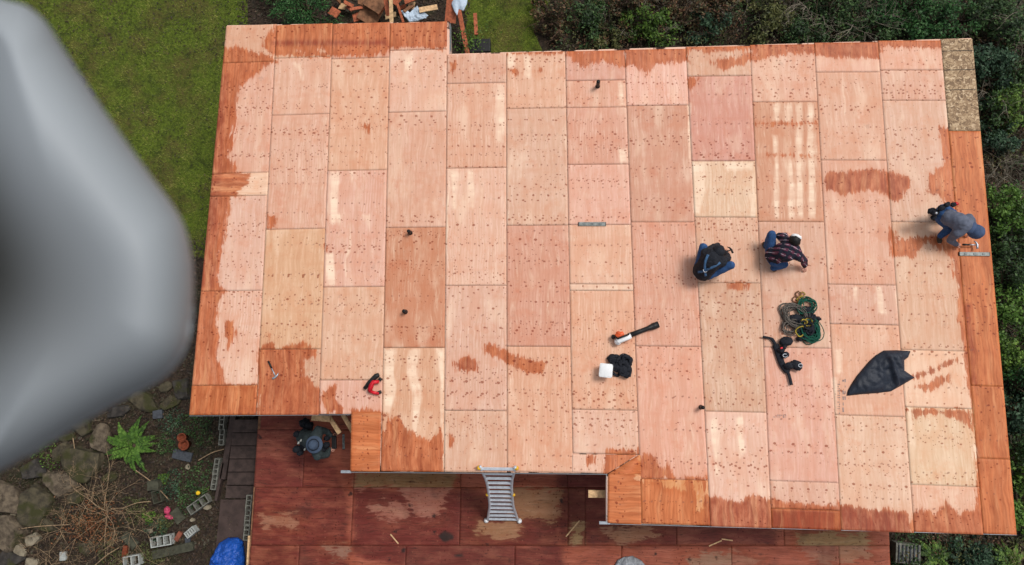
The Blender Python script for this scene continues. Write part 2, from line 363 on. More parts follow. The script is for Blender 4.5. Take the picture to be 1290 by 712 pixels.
def rockmat(name, c1, c2, moss):
    k = N(name); p = k.pos(); f = k.noise(p, 7, 5, .6); g = k.noise(p, 2.6, 3)
    c = k.mix(k.step(f, .3, .7), c1, c2); c = k.mix(k.step(g, .62 - moss * .3, .78 - moss * .3), c, srgb(54, 54, 28))
    k.bump(f, .7, .02); return k.col(c, .9)
M['rock'] = rockmat('tan_rock', srgb(66, 57, 47), srgb(108, 96, 80), .2)
M['rockmoss'] = rockmat('mossy_rock', srgb(50, 46, 37), srgb(82, 75, 58), .55)
M['rockpale'] = rockmat('pale_rock', srgb(112, 104, 88), srgb(150, 140, 120), 0)
M['rockdark'] = rockmat('dark_rock', srgb(40, 37, 35), srgb(66, 62, 58), .35)

# ------------------------------------------------------------------ ground
def poly_sheet(name, pxpts, z, mat, kind='structure', step=None):
    pts = [at(x, y, z) for x, y in pxpts]
    bm = bmesh.new(); bm.faces.new([bm.verts.new(p) for p in pts]); me = bmm(bm, name)
    if me.polygons[0].normal.z < 0: me.flip_normals()
    o = obj(name, me, mat); tag(o, kind=kind); return o
k = N('garden_soil'); p = k.pos()
f1 = k.noise(p, 1.1, 5, .65); f2 = k.noise(p, 9, 5, .7); f3 = k.vor(p, 26, 1, 'Color'); s3 = k.n('ShaderNodeSeparateColor'); k.put(s3.inputs[0], f3)
c = k.mix(k.step(f2, .3, .7), srgb(32, 26, 21), srgb(62, 50, 41))
c = k.mix(k.math('MULTIPLY', k.step(s3.outputs[0], .5, 1), .5), c, srgb(82, 66, 52))
c = k.mix(k.math('MULTIPLY', k.step(f1, .46, .66), .7), c, srgb(40, 44, 24))
k.bump(k.math('ADD', f2, s3.outputs[1]), .8, .03); M['soil'] = k.col(c, .95)
k = N('lawn_turf'); p = k.pos()
f1 = k.noise(p, .9, 4, .6); f2 = k.noise(p, 14, 5, .7); f3 = k.noise(p, 60, 3, .7)
c = k.mix(k.step(f2, .3, .7), srgb(56, 68, 16), srgb(96, 114, 32))
c = k.mix(k.math('MULTIPLY', k.step(f1, .44, .62), .7), c, srgb(84, 72, 40))
c = k.mix(k.math('MULTIPLY', k.step(k.noise(p, 2.7, 5, .7), .5, .66), .6), c, srgb(34, 44, 14))
c = k.mix(k.math('MULTIPLY', k.step(f3, .55, .75), .4), c, srgb(96, 82, 52))
k.bump(f3, .8, .02); M['lawn'] = k.col(c, .95)
bm = bmesh.new(); bmesh.ops.create_grid(bm, x_segments=8, y_segments=8, size=400)
tag(obj('ground', bmm(bm, 'ground'), M['soil']), kind='structure')
LAWN_A = [(-260, -260), (150, -260), (312, -30), (312, 20), (313, 200), (300, 318), (262, 326), (236, 322), (150, 420), (-200, 440)]
LAWN_B = [(582, -120), (700, -120), (694, 0), (672, 40), (690, 78), (590, 82), (586, 20)]
poly_sheet('lawn', LAWN_A, .006, M['lawn'])
poly_sheet('lawn', LAWN_B, .006, M['lawn'])

def in_polys(px, polys):
    r = np.zeros(len(px), bool)
    for q in polys: r |= sdpoly(px, q) > 0
    return r
def projn(P):
    q = (np.asarray(P) - CAM) @ RC.T
    return np.stack([CX + FPX * q[:, 0] / q[:, 2], CY + FPX * q[:, 1] / q[:, 2]], 1)
def leaves(name, C, size, mat, parent=None, up=.6, aspect=2.0, lift=0.0):
    """one mesh of small kite-shaped leaves at the points C"""
    n = len(C); th = RNG.uniform(0, 2 * np.pi, n)
    nv = RNG.normal(size=(n, 3)); nv[:, 2] = np.abs(nv[:, 2]) + up * 2; nv /= np.linalg.norm(nv, axis=1)[:, None]
    a = np.stack([np.cos(th), np.sin(th), np.zeros(n)], 1); a -= nv * (a * nv).sum(1)[:, None]; a /= np.linalg.norm(a, axis=1)[:, None]
    b = np.cross(nv, a); s = (size * RNG.uniform(.6, 1.4, n))[:, None]
    V = np.stack([C - a * s * .5, C + b * s * .5 / aspect, C + a * s * .5, C - b * s * .5 / aspect], 1).reshape(-1, 3)
    F = np.arange(n * 4).reshape(n, 4)
    return obj(name, npmesh(name, V, F), mat, parent)
# grass blades on the lawn near the picture
def blades(px_polys, n, z0):
    lo = np.min([np.min(q, 0) for q in px_polys], 0); hi = np.max([np.max(q, 0) for q in px_polys], 0)
    lo = np.maximum(lo, (-60, -60)); hi = np.minimum(hi, (760, 460))
    P = RNG.uniform(lo, hi, (n * 3, 2)); P = P[in_polys(P, px_polys)][:n]
    W = atn(P, z0); m = len(W); th = RNG.uniform(0, 2 * np.pi, m)
    h = RNG.uniform(.02, .05, m); l = RNG.uniform(.02, .06, m); wd = .006
    d = np.stack([np.cos(th), np.sin(th), 0 * th], 1); e = np.stack([-np.sin(th), np.cos(th), 0 * th], 1)
    V = np.stack([W - e * wd, W + e * wd, W + d * l[:, None] + np.array([0, 0, 1]) * h[:, None]], 1).reshape(-1, 3)
    o = obj('grass', npmesh('grass', V, np.arange(m * 3).reshape(m, 3)), M['grass'])
    tag(o, 'short mossy grass covering the lawn left of and above the roof', 'grass', kind='stuff')
blades([LAWN_A, LAWN_B], 90000, .006)
P = RNG.uniform((-40, -40), (320, 330), (6000, 2)); P = P[in_polys(P, [LAWN_A])]
dens = np.array([mnoise.noise(Vector((a[0] / 60, a[1] / 60, 2))) for a in P]); P = P[(RNG.random(len(P)) < np.where(P[:, 1] < 70, .75, .08 + .3 * (dens > .15)))]
C = atn(P, .035)
tag(leaves('fallen_leaves', C, .05, M['litter'], up=1.5), 'brown fallen leaves scattered over the lawn', 'leaves', kind='stuff')
# leaf litter over the soil: garden bottom left, strip right and top
LIT = [[(-30, 480), (240, 480), (330, 520), (300, 740), (-30, 740)], [(690, -60), (1330, -60), (1330, 740), (1110, 740), (1110, 650), (1210, 640), (1190, 80), (690, 80)], [(300, -60), (600, -60), (585, 60), (300, 50)], [(225, 300), (262, 300), (250, 500), (225, 500)]]
P = RNG.uniform((-30, -60), (1330, 740), (150000, 2)); P = P[in_polys(P, LIT)]; C = atn(P, .0); C[:, 2] += RNG.uniform(.005, .05, len(C))
tag(leaves('leaf_litter', C, .07, M['litter'], up=.9), 'dark leaf litter and twigs covering the bare garden soil', 'leaf litter', kind='stuff')

# ------------------------------------------------------------------ house
house = empty('timber_house', (7.5, -5.5, 0), 'timber house under construction with a big flat roof of bare pink and orange plywood', 'house')
def sub(name, me, mat, **k):
    o = obj(name, me, mat, house)
    for a, v in k.items(): o[a] = v
    return o
OUT = [(285, 32), (565, 27), (566, 68), (1225, 48), (1281, 673), (765, 659), (765, 596.5), (440.5, 594), (441, 521.5), (238, 523)]
def prism(pts, z0, z1, name, inset=0):
    bm = bmesh.new(); c = sum((Vector((p.x, p.y, 0)) for p in pts), Vector()) / len(pts)
    lo = [bm.verts.new((p.x, p.y, z0)) for p in pts]; hi = [bm.verts.new((p.x, p.y, z1)) for p in pts]
    n = len(pts)
    for t in tessellate_polygon([[Vector((p.x, p.y, 0)) for p in pts]]):
        bm.faces.new([hi[i] for i in t]); bm.faces.new([lo[i] for i in t][::-1])
    for i in range(n): bm.faces.new((lo[i], lo[(i + 1) % n], hi[(i + 1) % n], hi[i]))
    return bmm(bm, name)
SH = .018
rp = [at(x, y, ZR - SH) for x, y in OUT]
sub('roof_frame', prism([Vector((p.x + (.02 if p.x < 7 else -.02), p.y, 0)) for p in rp], ZR - .26, ZR - SH - .004, 'roof_frame'), M['underlay'])
# walls, set back under the eaves
wp = [at(x, y, ZR) for x, y in [(318, 62), (1186, 92), (1222, 610), (815, 602), (790, 528), (455, 520), (440, 480), (300, 488)]]
sub('wall', prism(wp, 0, ZR - .262, 'wall'), M['siding'])
# metal drip edge along the roof edges that show
def drip(a, b, off):
    bm = bmesh.new()
    A, B = at(*a, ZR), at(*b, ZR); d = (B - A).normalized(); n = Vector((-d.y, d.x, 0)) * off
    mid = (A + B) / 2 + n; box(bm, (mid.x, mid.y, ZR - .10), ((B - A).length, .006, .19), math.atan2(d.y, d.x))
    sub('drip_edge', bmm(bm, 'drip_edge'), M['metal'])
drip((566, 29), (566, 67.5), .012); drip((765, 597), (765, 659), -.012); drip((238, 523.5), (441, 522), -.01); drip((441, 594.5), (765, 597), -.01); drip((765, 659.5), (1281, 673.5), -.01)
for A in (at(429, 594.5, ZR), at(755, 659, ZR)):
    bm = bmesh.new(); box(bm, (A.x + .1, A.y, ZR - .03), (.2, .05, .03)); sub('drip_edge', bmm(bm, 'drip_edge'), M['metal'])
# lookout boards and rafter tails seen in the notches
for a, b, wd, z in [((741, 622), (768, 622.5), .14, 2.72), ((393, 526), (416, 528), .12, 2.3), ((414, 524), (428, 546), .09, 2.2), ((432, 522), (446, 546), .09, 2.45)]:
    A, B = at(*a, z), at(*b, z); d = B - A; bm = bmesh.new(); box(bm, (A + B) / 2, (d.length, wd, .05), math.atan2(d.y, d.x), .004)
    sub('rafter_board', bmm(bm, 'rafter_board'), M['lumber'])
# ---- sheets
BND = [((285, 32), (238, 523)), ((345.3, 84), (324, 486)), ((417, 84), (402.6, 486)), ((490.2, 84), (481.8, 486)), ((562.9, 84), (560, 486)), ((637.8, 84), (638.5, 486)),
       ((712.5, 84), (720.9, 540)), ((787.6, 84), (804.1, 540)), ((865.2, 84), (888.7, 540)), ((946, 84), (966.5, 540)), ((1027.4, 84), (1052.7, 540)),
       ((1108.3, 84), (1142, 540)), ((1188.0, 84), (1227.5, 540)), ((1225, 48), (1281, 673))]
def bx(i, y):
    (x0, y0), (x1, y1) = BND[i]; return x0 + (x1 - x0) * (y - y0) / (y1 - y0)
def seam(y, xc, x):
    s = -.024 + .044 * (y - 40) / 580 + .00004 * (xc - 700); return y + s * (x - xc)
def corner(i, y, xc):
    x = bx(i, y); yy = seam(y, xc, x); return (bx(i, yy), yy)
PK = (226, 184, 163); PK2 = (222, 177, 155); PK3 = (230, 191, 170); PKD = (215, 167, 147); TN = (214, 174, 144); TNL = (221, 181, 159); BR = (205, 151, 124); PALE = (234, 203, 178); ORG = (214, 154, 108)
#  column: [seam ys], [(colour, streak)]
SHEETS = [
 ([31.5, 78.5, 218, 247, 366.5, 485.5, 523], [(PK2, .2), (PK, .3), (PALE, .5), (PK3, .2), (PK3, .2), (ORG, .3)]),
 ([30.5, 72.5, 144.5, 288.6, 440, 523], [(PK2, .2), (PK, .25), (PK2, .35), (TN, .45), (TN, .3)]),
 ([29, 73.5, 214.8, 361.5, 479, 522], [(PK2, .2), (PK2, .3), (PK, .6), (TNL, .6), (PK, .15)]),
 ([28, 63, 141, 286.6, 438.3, 594.3], [(PK2, .15), (PK3, .1), (TNL, .25), (BR, .0), (TN, .35)]),
 ([68, 105, 211.7, 359.8, 517.5, 595], [(PK2, .1), (PK, .5), (PK, .5), (PK, .1), (TNL, .35)]),
 ([65.5, 136.5, 284, 436.6, 595], [(PK, .6), (PK, .25), (PKD, .2), (PK2, .15)]),
 ([64, 101.5, 135.5, 207.3, 283.3, 358, 366.3, 516.5, 572], [(PK2, .3), (PK2, .5), (PK2, .2), (PK, .35), (PK, .35), (PALE, .3), (PK2, .2), (PK3, .1)]),
 ([62, 133, 279.9, 436.4, 604.2, 661], [(PK3, .35), (PKD, .25), (PK2, .2), (PK2, .25), (ORG, .6)]),
 ([58.5, 96, 203, 273.8, 356.4, 519, 664.5], [(PK, .4), (PKD, .2), (PALE, .65), (PK, .25), (TNL, .35), (PK3, .15)]),
 ([56, 128.5, 279.6, 438.2, 607, 642, 667], [(PK, .15), ((214, 168, 142), .45), (TNL, .35), (PK2, .15), (TNL, .4), (ORG, .0)]),
 ([53.5, 91, 202, 358.8, 409, 524, 669.5], [(PK, .3), (PK, .3), (PK2, .1), (PK, .7), (PK, .3), (PK3, .1)]),
 ([51, 88.5, 126.7, 280, 441.7, 514, 612, 672], [(PK, .2), (PK, .15), (PK3, .1), (PK, .2), (PALE, .2), (PALE, .3), (PK3, .3)]),
 ([49, 165, 486, 578, 673], [None, (ORG, .15), (ORG, .2), (ORG, .2)]),
]
WET = [([(712, 56), (1190, 42), (1190, 55), (1030, 62), (712, 70)], .1), ([(640, 60), (712, 58), (712, 68), (640, 70)], .0),  # (polygon in picture pixels on the roof plane, depth 0..1)
 ([(340, 24), (568, 20), (566, 60), (490, 62), (486, 70), (415, 72), (348, 71), (330, 60)], .25),
 ([(340, 50), (488, 50), (488, 58), (340, 58)], .9),
 ([(278, 60), (300, 58), (340, 70), (348, 78), (330, 88), (301, 112), (295, 165), (289, 198), (300, 215), (314, 222), (312, 245), (290, 250), (284, 300), (275, 335), (277, 360), (288, 366), (274, 380), (274, 400), (276, 450), (284, 482), (326, 484), (326, 530), (220, 530)], .35),
 ([(262, 90), (290, 90), (272, 365), (248, 365)], .6),
 ([(283, 402), (297, 405), (296, 425), (286, 440)], .1),
 ([(325, 440), (340, 424), (350, 440), (370, 432), (385, 430), (398, 440), (396, 450), (384, 454), (384, 470), (396, 486), (404, 490), (404, 530), (324, 530)], .45),
 ([(407, 520), (404, 500), (412, 488), (424, 484), (424, 500), (434, 512), (434, 522)], .45),
 ([(441, 515), (470, 514), (482, 520), (484, 600), (438, 600)], .0),
 ([(480, 560), (486, 530), (498, 524), (512, 538), (526, 550), (540, 556), (555, 540), (560, 560), (557, 600), (476, 600)], .35),
 ([(563, 545), (572, 542), (576, 556), (566, 566)], .2),
 ([(606, 430), (618, 432), (640, 443), (660, 450), (688, 458), (686, 472), (664, 468), (640, 458), (612, 444)], .3),
 ([(572, 456), (590, 448), (606, 456), (600, 468), (576, 468)], .6),
 ([(566, 78), (573, 76), (576, 86), (569, 92)], .4),
 ([(640, 88), (652, 86), (660, 92), (650, 96)], .2), ([(676, 90), (684, 86), (690, 92)], .2),
 ([(718, 64), (788, 60), (788, 84), (772, 84), (760, 76), (736, 86), (722, 78)], .2),
 ([(787, 60), (870, 56), (868, 78), (850, 80), (832, 82), (816, 94), (802, 86), (787, 82)], .25),
 ([(895, 80), (906, 72), (928, 74), (944, 64), (950, 56), (950, 78), (930, 82), (912, 88)], .3),
 ([(866, 98), (884, 97), (872, 112), (866, 114)], .2),
 ([(946, 52), (1110, 50), (1110, 76), (1080, 74), (1030, 72), (1010, 66), (975, 70), (955, 78)], .45),
 ([(1108, 50), (1190, 48), (1184, 60), (1110, 60)], .15),
 ([(1036, 224), (1050, 216), (1080, 214), (1116, 214), (1144, 222), (1146, 236), (1136, 248), (1128, 256), (1114, 244), (1090, 240), (1062, 246), (1040, 240)], .55),
 ([(1166, 244), (1172, 220), (1184, 210), (1200, 208), (1202, 250)], .2),
 ([(1120, 284), (1128, 292), (1132, 302), (1170, 298), (1196, 288), (1212, 286), (1212, 330), (1194, 322), (1170, 304), (1152, 324), (1120, 322)], .2),
 ([(1140, 474), (1166, 468), (1204, 452), (1206, 454), (1176, 470), (1144, 480)], .9), ([(1150, 488), (1175, 478), (1200, 468), (1196, 482), (1172, 492)], .2), ([(962, 193), (1028, 195), (1028, 198), (962, 196)], .1), ([(950, 154), (1028, 154), (1028, 157), (950, 157)], .1),
 ([(1140, 514), (1222, 516), (1226, 544), (1206, 528), (1176, 522), (1150, 528)], .4),
 ([(1184, 160), (1250, 160), (1300, 690), (1228, 690), (1230, 560), (1216, 470), (1206, 380), (1196, 300)], .22),
 ([(1212, 380), (1224, 380), (1236, 500), (1226, 500)], .7),
 ([(1148, 646), (1160, 640), (1176, 648), (1192, 632), (1208, 648), (1240, 636), (1242, 680), (1146, 680)], .45),
 ([(1054, 634), (1100, 640), (1146, 646), (1148, 680), (1054, 680)], .75),
 ([(968, 628), (1000, 634), (1054, 636), (1056, 680), (968, 680)], .4),
 ([(972, 642), (1052, 642), (1053, 672), (972, 670)], 1.0),
 ([(886, 626), (910, 626), (930, 632), (950, 624), (972, 630), (972, 680), (886, 680)], .6),
 ([(800, 604), (890, 606), (892, 670), (760, 670), (760, 566), (806, 566)], .0),
 ([(806, 582), (812, 572), (826, 574), (828, 592), (842, 582), (848, 600), (890, 600), (890, 608), (806, 606)], .3),
 ([(740, 572), (750, 572), (748, 586), (740, 586)], .2), ([(760, 574), (766, 576), (764, 584)], .2),
 ([(912, 356), (946, 356), (940, 364), (920, 364)], .4),
 ([(338, 272), (347, 270), (348, 288), (338, 288)], .2), ([(406, 308), (413, 306), (413, 318)], .2),
 ([(520, 60), (560, 62), (556, 30), (500, 32)], .3),
 ([(455, 158), (465, 156), (466, 168)], .2),
]
DRY = [[(826, 604), (864, 604), (864, 616), (840, 614)], [(874, 606), (882, 608), (886, 640), (878, 642)], [(284, 28), (346, 28), (338, 48), (300, 56), (288, 60)],
       [(374, 64), (381, 63), (381, 69)], [(402, 63), (412, 62), (411, 69)], [(322, 219), (340, 218), (340, 246), (300, 246)], [(1208, 560), (1226, 556), (1232, 610), (1222, 620)]]
PAL = [[(972, 130), (983, 130), (982, 154), (974, 152)], [(987, 130), (999, 130), (998, 154), (988, 154)], [(1001, 130), (1009, 130), (1013, 230), (1014, 276), (1004, 276)], [(1016, 130), (1026, 130), (1028, 276), (1019, 276)], [(992, 200), (1000, 200), (1001, 276), (993, 276)], [(974, 170), (980, 170), (982, 276), (975, 276)],
 [(484, 440), (498, 440), (496, 470), (501, 490), (492, 520), (482, 520)], [(514, 440), (530, 440), (527, 470), (534, 500), (524, 548), (516, 544), (520, 500), (512, 470)], [(551, 440), (560, 440), (560, 590), (552, 590), (556, 500)],
 [(566, 213), (577, 213), (576, 264), (567, 262)], [(588, 214), (597, 214), (596, 262), (590, 262)], [(626, 106), (637, 106), (634, 180), (624, 180)], [(871, 205), (885, 205), (890, 240), (880, 268), (873, 268)], [(912, 204), (948, 204), (948, 214), (914, 216)],
 [(1073, 361), (1080, 361), (1080, 380), (1074, 378)], [(1103, 360), (1112, 360), (1116, 396), (1106, 394)], [(416, 216), (428, 216), (424, 284), (415, 284)], [(441, 216), (446, 216), (444, 240)], [(779, 104), (788, 104), (788, 134), (780, 134)], [(779, 186), (790, 186), (790, 206), (780, 206)],
 [(641, 67), (650, 67), (650, 84), (641, 84)], [(660, 67), (668, 67), (668, 98), (660, 98)], [(1190, 130), (1199, 140), (1199, 164), (1192, 164)], [(1046, 475), (1053, 475), (1056, 523), (1050, 523)], [(420, 270), (432, 268), (430, 290)], [(456, 270), (468, 268), (464, 292)], [(410, 320), (420, 318), (424, 360), (412, 360)],
 [(1142, 505), (1149, 515), (1152, 560), (1145, 560)], [(1052, 440), (1060, 440), (1062, 470), (1054, 470)], [(1224, 560), (1234, 560), (1236, 580), (1226, 580)], [(866, 130), (872, 130), (872, 200), (868, 200)], [(716, 366), (790, 359), (790, 365), (716, 366)],
 [(894, 528), (902, 528), (908, 600), (900, 600)], [(926, 526), (936, 526), (940, 570), (930, 580)], [(370, 80), (380, 80), (380, 100)], [(508, 66), (520, 66), (518, 90), (510, 90)]]
def palfield(P):
    r = np.full(len(P), -1.5)
    for q in PAL: r = np.maximum(r, np.clip(sdpoly(P, q) / 4.0, -1.5, 1.2))
    return r
def fields(P, wetl, dryl, invert=False, soft=7.0):
    wt = np.full(len(P), -1.5); dp = np.zeros(len(P))
    for q, d in wetl:
        s = sdpoly(P, q) / soft; wt = np.maximum(wt, np.clip(s, -1.5, 1.6)); dp = np.maximum(dp, d * np.clip(s * .8 + .5, 0, 1))
    for q in dryl: wt = np.minimum(wt, -np.clip(sdpoly(P, q) / soft, -1.6, 1.2))
    return wt, dp
def sheet(name, quads, z, mat, color, streak, parent, wetl, dryl, horiz=False, th=.016, soft=7.0, zj=.0025, gap=.0028):
    VV, FF, WW, DD, UU, LL = [], [], [], [], [], []; off = 0
    ox, oy, oz = random.uniform(0, 90), random.uniform(0, 90), random.uniform(0, 9)
    zt = z + random.uniform(-zj, 0)
    for q in quads:
        q = np.array(q, float); Wc = atn(q, z); cen = Wc.mean(0)
        for i in range(4):
            d = cen - Wc[i]; Wc[i] += np.array([np.sign(d[0]), np.sign(d[1]), 0]) * gap
        w_ = np.linalg.norm(Wc[1] - Wc[0]); h_ = np.linalg.norm(Wc[3] - Wc[0])
        nx, ny = max(2, int(w_ / .04) + 1), max(2, int(h_ / .04) + 1)
        s, t = np.meshgrid(np.linspace(0, 1, nx), np.linspace(0, 1, ny)); s, t = s.ravel()[:, None], t.ravel()[:, None]
        V = Wc[0] * (1 - s) * (1 - t) + Wc[1] * s * (1 - t) + Wc[2] * s * t + Wc[3] * (1 - s) * t
        V[:, 2] = zt
        P = projn(V); wt, dp = fields(P, wetl, dryl, soft=soft); pl_ = palfield(P)
        idx = np.arange(nx * ny).reshape(ny, nx)
        F = np.stack([idx[:-1, :-1], idx[1:, :-1], idx[1:, 1:], idx[:-1, 1:]], -1).reshape(-1, 4)
        ring = np.concatenate([idx[0, :], idx[1:, -1], idx[-1, -2::-1], idx[-2:0:-1, 0]])
        low = V[ring].copy(); low[:, 2] -= th; m = len(ring); li = np.arange(m) + nx * ny
        SF = np.stack([ring, np.roll(ring, -1), np.roll(li, -1), li], 1)
        U = np.stack([V[:, 0] + ox, V[:, 1] + oy, np.full(len(V), oz)], 1)
        if horiz: U = U[:, [1, 0, 2]]
        VV += [V, low]; FF += [F + off, SF + off]; WW += [wt, wt[ring]]; DD += [dp, dp[ring]]; LL += [pl_, pl_[ring]]; UU += [U, U[ring]]; off += len(V) + m
    me = npmesh(name, np.concatenate(VV), np.concatenate(FF))
    for nm, ar in (('wet', WW), ('deep', DD), ('pal', LL)):
        a = me.attributes.new(nm, 'FLOAT', 'POINT'); a.data.foreach_set('value', np.concatenate(ar).astype(np.float32))
    a = me.attributes.new('uvm', 'FLOAT_VECTOR', 'POINT'); a.data.foreach_set('vector', np.concatenate(UU).astype(np.float32).ravel())
    o = obj(name, me, mat, parent); c = srgb(*color); o.color = (c[0], c[1], c[2], streak); return o
for ci, (ys, cs) in enumerate(SHEETS):
    for j in range(len(ys) - 1):
        xc = (bx(ci, ys[j]) + bx(ci + 1, ys[j])) / 2
        q = [corner(ci, ys[j], xc), corner(ci + 1, ys[j], xc), corner(ci + 1, ys[j + 1], xc), corner(ci, ys[j + 1], xc)]
        if cs[j] is None:
            o = sheet('strand_board', [q], ZR, M['osb'], PK, .2, house, WET, DRY); o['label'] = 'speckled strand board panel at the upper right corner'
            continue
        colr, st = cs[j]; mean_ = (223, 180, 158); wgt = .06 if colr[0] > 210 and colr != ORG else 0; e_ = random.uniform(-4, 4); colr = tuple(np.clip(v * (1 - wgt) + m_ * wgt + e_ + random.uniform(-3, 3), 0, 255) for v, m_ in zip(colr, mean_))
        o = sheet('plywood_sheet', [q], ZR, M['ply'], colr, st, house, WET, DRY, horiz=(ci == 0 and j == 2))
        if colr[2] < 112: o['label'] = 'wet orange plywood sheet along the roof edge'
sheet('plywood_sheet', [[(720.3, 572.3), (803, 572.8), (765.5, 597), (720.5, 595.3)]], ZR, M['ply'], PK3, .2, house, WET, DRY)
sheet('plywood_sheet', [[(804.2, 573.6), (807, 573.6), (807.5, 597.5), (766.3, 597.5)], [(766.3, 597.5), (807.5, 597.5), (808, 661), (765.5, 659)]], ZR, M['ply'], ORG, .1, house, WET, DRY, horiz=True, gap=0.0)
sheet('plywood_sheet', [[(442.5, 518.5), (480.5, 518.5), (478.5, 594.5), (441, 594)]], ZR, M['ply'], ORG, .3, house, WET, DRY, horiz=True)
# OSB joints: dark chalk lines
for y in (64, 88, 113):
    bm = bmesh.new()
    A, B = at(bx(12, y) + 1, y, ZR + .001), at(bx(13, y) - 1, y, ZR + .001); box(bm, (A + B) / 2 + Vector((0, 0, .001)), ((B - A).length, .012, .002))
    sub('chalk_line', bmm(bm, 'chalk_line'), M['dark'])
# faded grade stamps
def stamp(x0, y0, x1, y1, nx, ny, seed):
    rnd = random.Random(seed); bm = bmesh.new()
    for i in range(nx):
        for j in range(ny):
            if rnd.random() < .25: continue
            p = at(x0 + (x1 - x0) * (i + .5) / nx, y0 + (y1 - y0) * (j + .5) / ny, ZR + .0012)
            box(bm, p, (abs(x1 - x0) / nx / 65 * rnd.uniform(.3, .8), abs(y1 - y0) / ny / 65 * rnd.uniform(.3, .75), .001))
    sub('grade_stamp', bmm(bm, 'grade_stamp'), M['stampink'])
M['stampink'] = simple('faded_ink', (.30, .22, .20, 1), .9)
stamp(1055, 480, 1058.5, 522, 2, 15, 1); stamp(1061, 476, 1066, 520, 2, 6, 2); stamp(974, 522, 993, 526.5, 8, 2, 3); stamp(1085, 462, 1088, 474, 1, 4, 4)
# vent pipes standing on the roof
for x, y, h, r in [(753, 109, .24, .037), (517, 293.5, .17, .037), (511, 393, .16, .037), (883, 513, .20, .035)]:
    b = at(x, y, ZR); bm = bmesh.new()
    tube(bm, [b, b + Vector((0, 0, h))], r, 14, cap=False); tube(bm, [b + Vector((0, 0, h)), b + Vector((0, 0, h - .08))], r * .8, 14)
    tube(bm, [b + Vector((0, 0, .004)), b + Vector((0, 0, .02))], r * 1.25, 14)
    rr = [v for v in bm.verts]
    sub('vent_pipe', bmm(bm, 'vent_pipe', True), M['black'])

# ------------------------------------------------------------------ lower deck
deck = empty('lower_deck', at(700, 650, 0), 'dark red wet plywood deck below the eave at the bottom of the picture', 'deck')
dpts = [at(x, y, ZD) for x, y in [(331, 440), (1112, 440), (1123.5, 775), (308, 775)]]
obj('deck_frame', prism(dpts, .28, ZD - .022, 'deck_frame'), M['oldwood'], deck)
bm = bmesh.new()
for fx in (.03, .35, .65, .97):
    for fy in (.05, .95):
        A = dpts[0].lerp(dpts[1], fx); B = dpts[3].lerp(dpts[2], fx); p = A.lerp(B, fy); box(bm, (p.x, p.y, .14), (.14, .14, .278))
obj('deck_post', bmm(bm, 'deck_post'), M['oldwood'], deck)
DWET = [([(200, 400), (1200, 400), (1200, 800), (200, 800)], .25), ([(445, 614), (700, 618), (712, 720), (560, 730), (440, 700)], .9), ([(300, 500), (384, 520), (440, 620), (440, 720), (300, 720)], .75), ([(700, 590), (860, 600), (860, 690), (700, 690)], .85), ([(850, 655), (980, 660), (980, 690), (850, 690)], .8)]
DDRY = [[(447, 596), (575, 594), (568, 614), (560, 630), (552, 655), (536, 653), (521, 647), (513, 627), (497, 614), (447, 616)], [(630, 614), (708, 618), (704, 647), (693, 655), (650, 651), (642, 635)], [(407, 688), (441, 690), (439, 702), (419, 702)], [(1006, 672), (1090, 672), (1096, 700), (1040, 712), (1006, 690)], [(722, 660), (736, 662), (734, 686), (720, 686)]]
DDRY += [[(462, 640), (500, 632), (520, 650), (490, 656)], [(600, 655), (660, 660), (650, 680), (604, 676)], [(330, 650), (372, 648), (376, 662), (334, 664)], [(860, 700), (930, 696), (960, 712), (870, 716)], [(760, 668), (812, 664), (830, 676), (780, 684)]]
DWET += [([(385, 545), (442, 548), (446, 612), (384, 610)], -.2), ([(551, 674), (560, 668), (574, 672), (572, 682), (558, 684)], 2.6), ([(569, 698), (582, 696), (588, 702), (572, 704)], 2.4), ([(497, 604), (512, 602), (518, 612), (504, 616)], 1.5)]
DB = [(158, 122, 100), (150, 108, 86)]
rows = [((440, 541), [331, 385, 520, 655, 790, 925, 1060, 1114]), ((541, 614), [322, 383, 447, 581, 715, 850, 985, 1116]), ((614, 687.5), [318.5, 443.5, 579.5, 715.5, 737, 852, 987, 1119]), ((687.5, 762), [313, 375, 510, 648, 783, 922, 1058, 1122.5])]
def dskew(x, y):   # the same x read at y = 650, follows the deck's own perspective
    s = -.069 + (x - 315) / 805 * .12; return x + s * (y - (ry0 + ry1) / 2)
for (ry0, ry1), xs in rows:
    for a, b in zip(xs[:-1], xs[1:]):
        q = [(dskew(a, ry0), ry0), (dskew(b, ry0), ry0), (dskew(b, ry1), ry1), (dskew(a, ry1), ry1)]
        c = tuple(v + random.uniform(-8, 8) for v in random.choice(DB))
        sheet('deck_sheet', [q], ZD, M['deckply'], c, .3, deck, DWET, DDRY, horiz=True, soft=12, zj=.002)

# ------------------------------------------------------------------ ladder
top, bot = at(627, 588, ZR + .12), at(633.5, 656, ZD + .03)
lad = empty('aluminium_ladder', (bot.x, bot.y, ZD), 'silver aluminium ladder leaning on the eave with yellow clips and white feet', 'ladder')
ax = (top - bot); side = Vector((1, 0, 0)); nrm = side.cross(ax).normalized()
W = lambda t: np.interp(t, [0, .16, .3, .62, .78, .9, 1], [.335, .29, .245, .235, .25, .30, .33])
for s in (-1, 1):
    bm = bmesh.new(); tube(bm, [bot + ax * t + side * s * W(t) for t in np.linspace(0, 1, 16)], .028, 8); obj('rail', bmm(bm, 'rail', True), M['alu'], lad)
    for t, m, r, nm in ((0, 'white', .055, 'foot'), (.52, 'yellow', .035, 'lock_knob'), (.98, 'yellow', .045, 'lock_knob')):
        bm = bmesh.new(); blob(bm, bot + ax * t + side * s * (W(t) + .03), (r, r, r * 1.1)); obj(nm, bmm(bm, nm, True), M[m], lad)
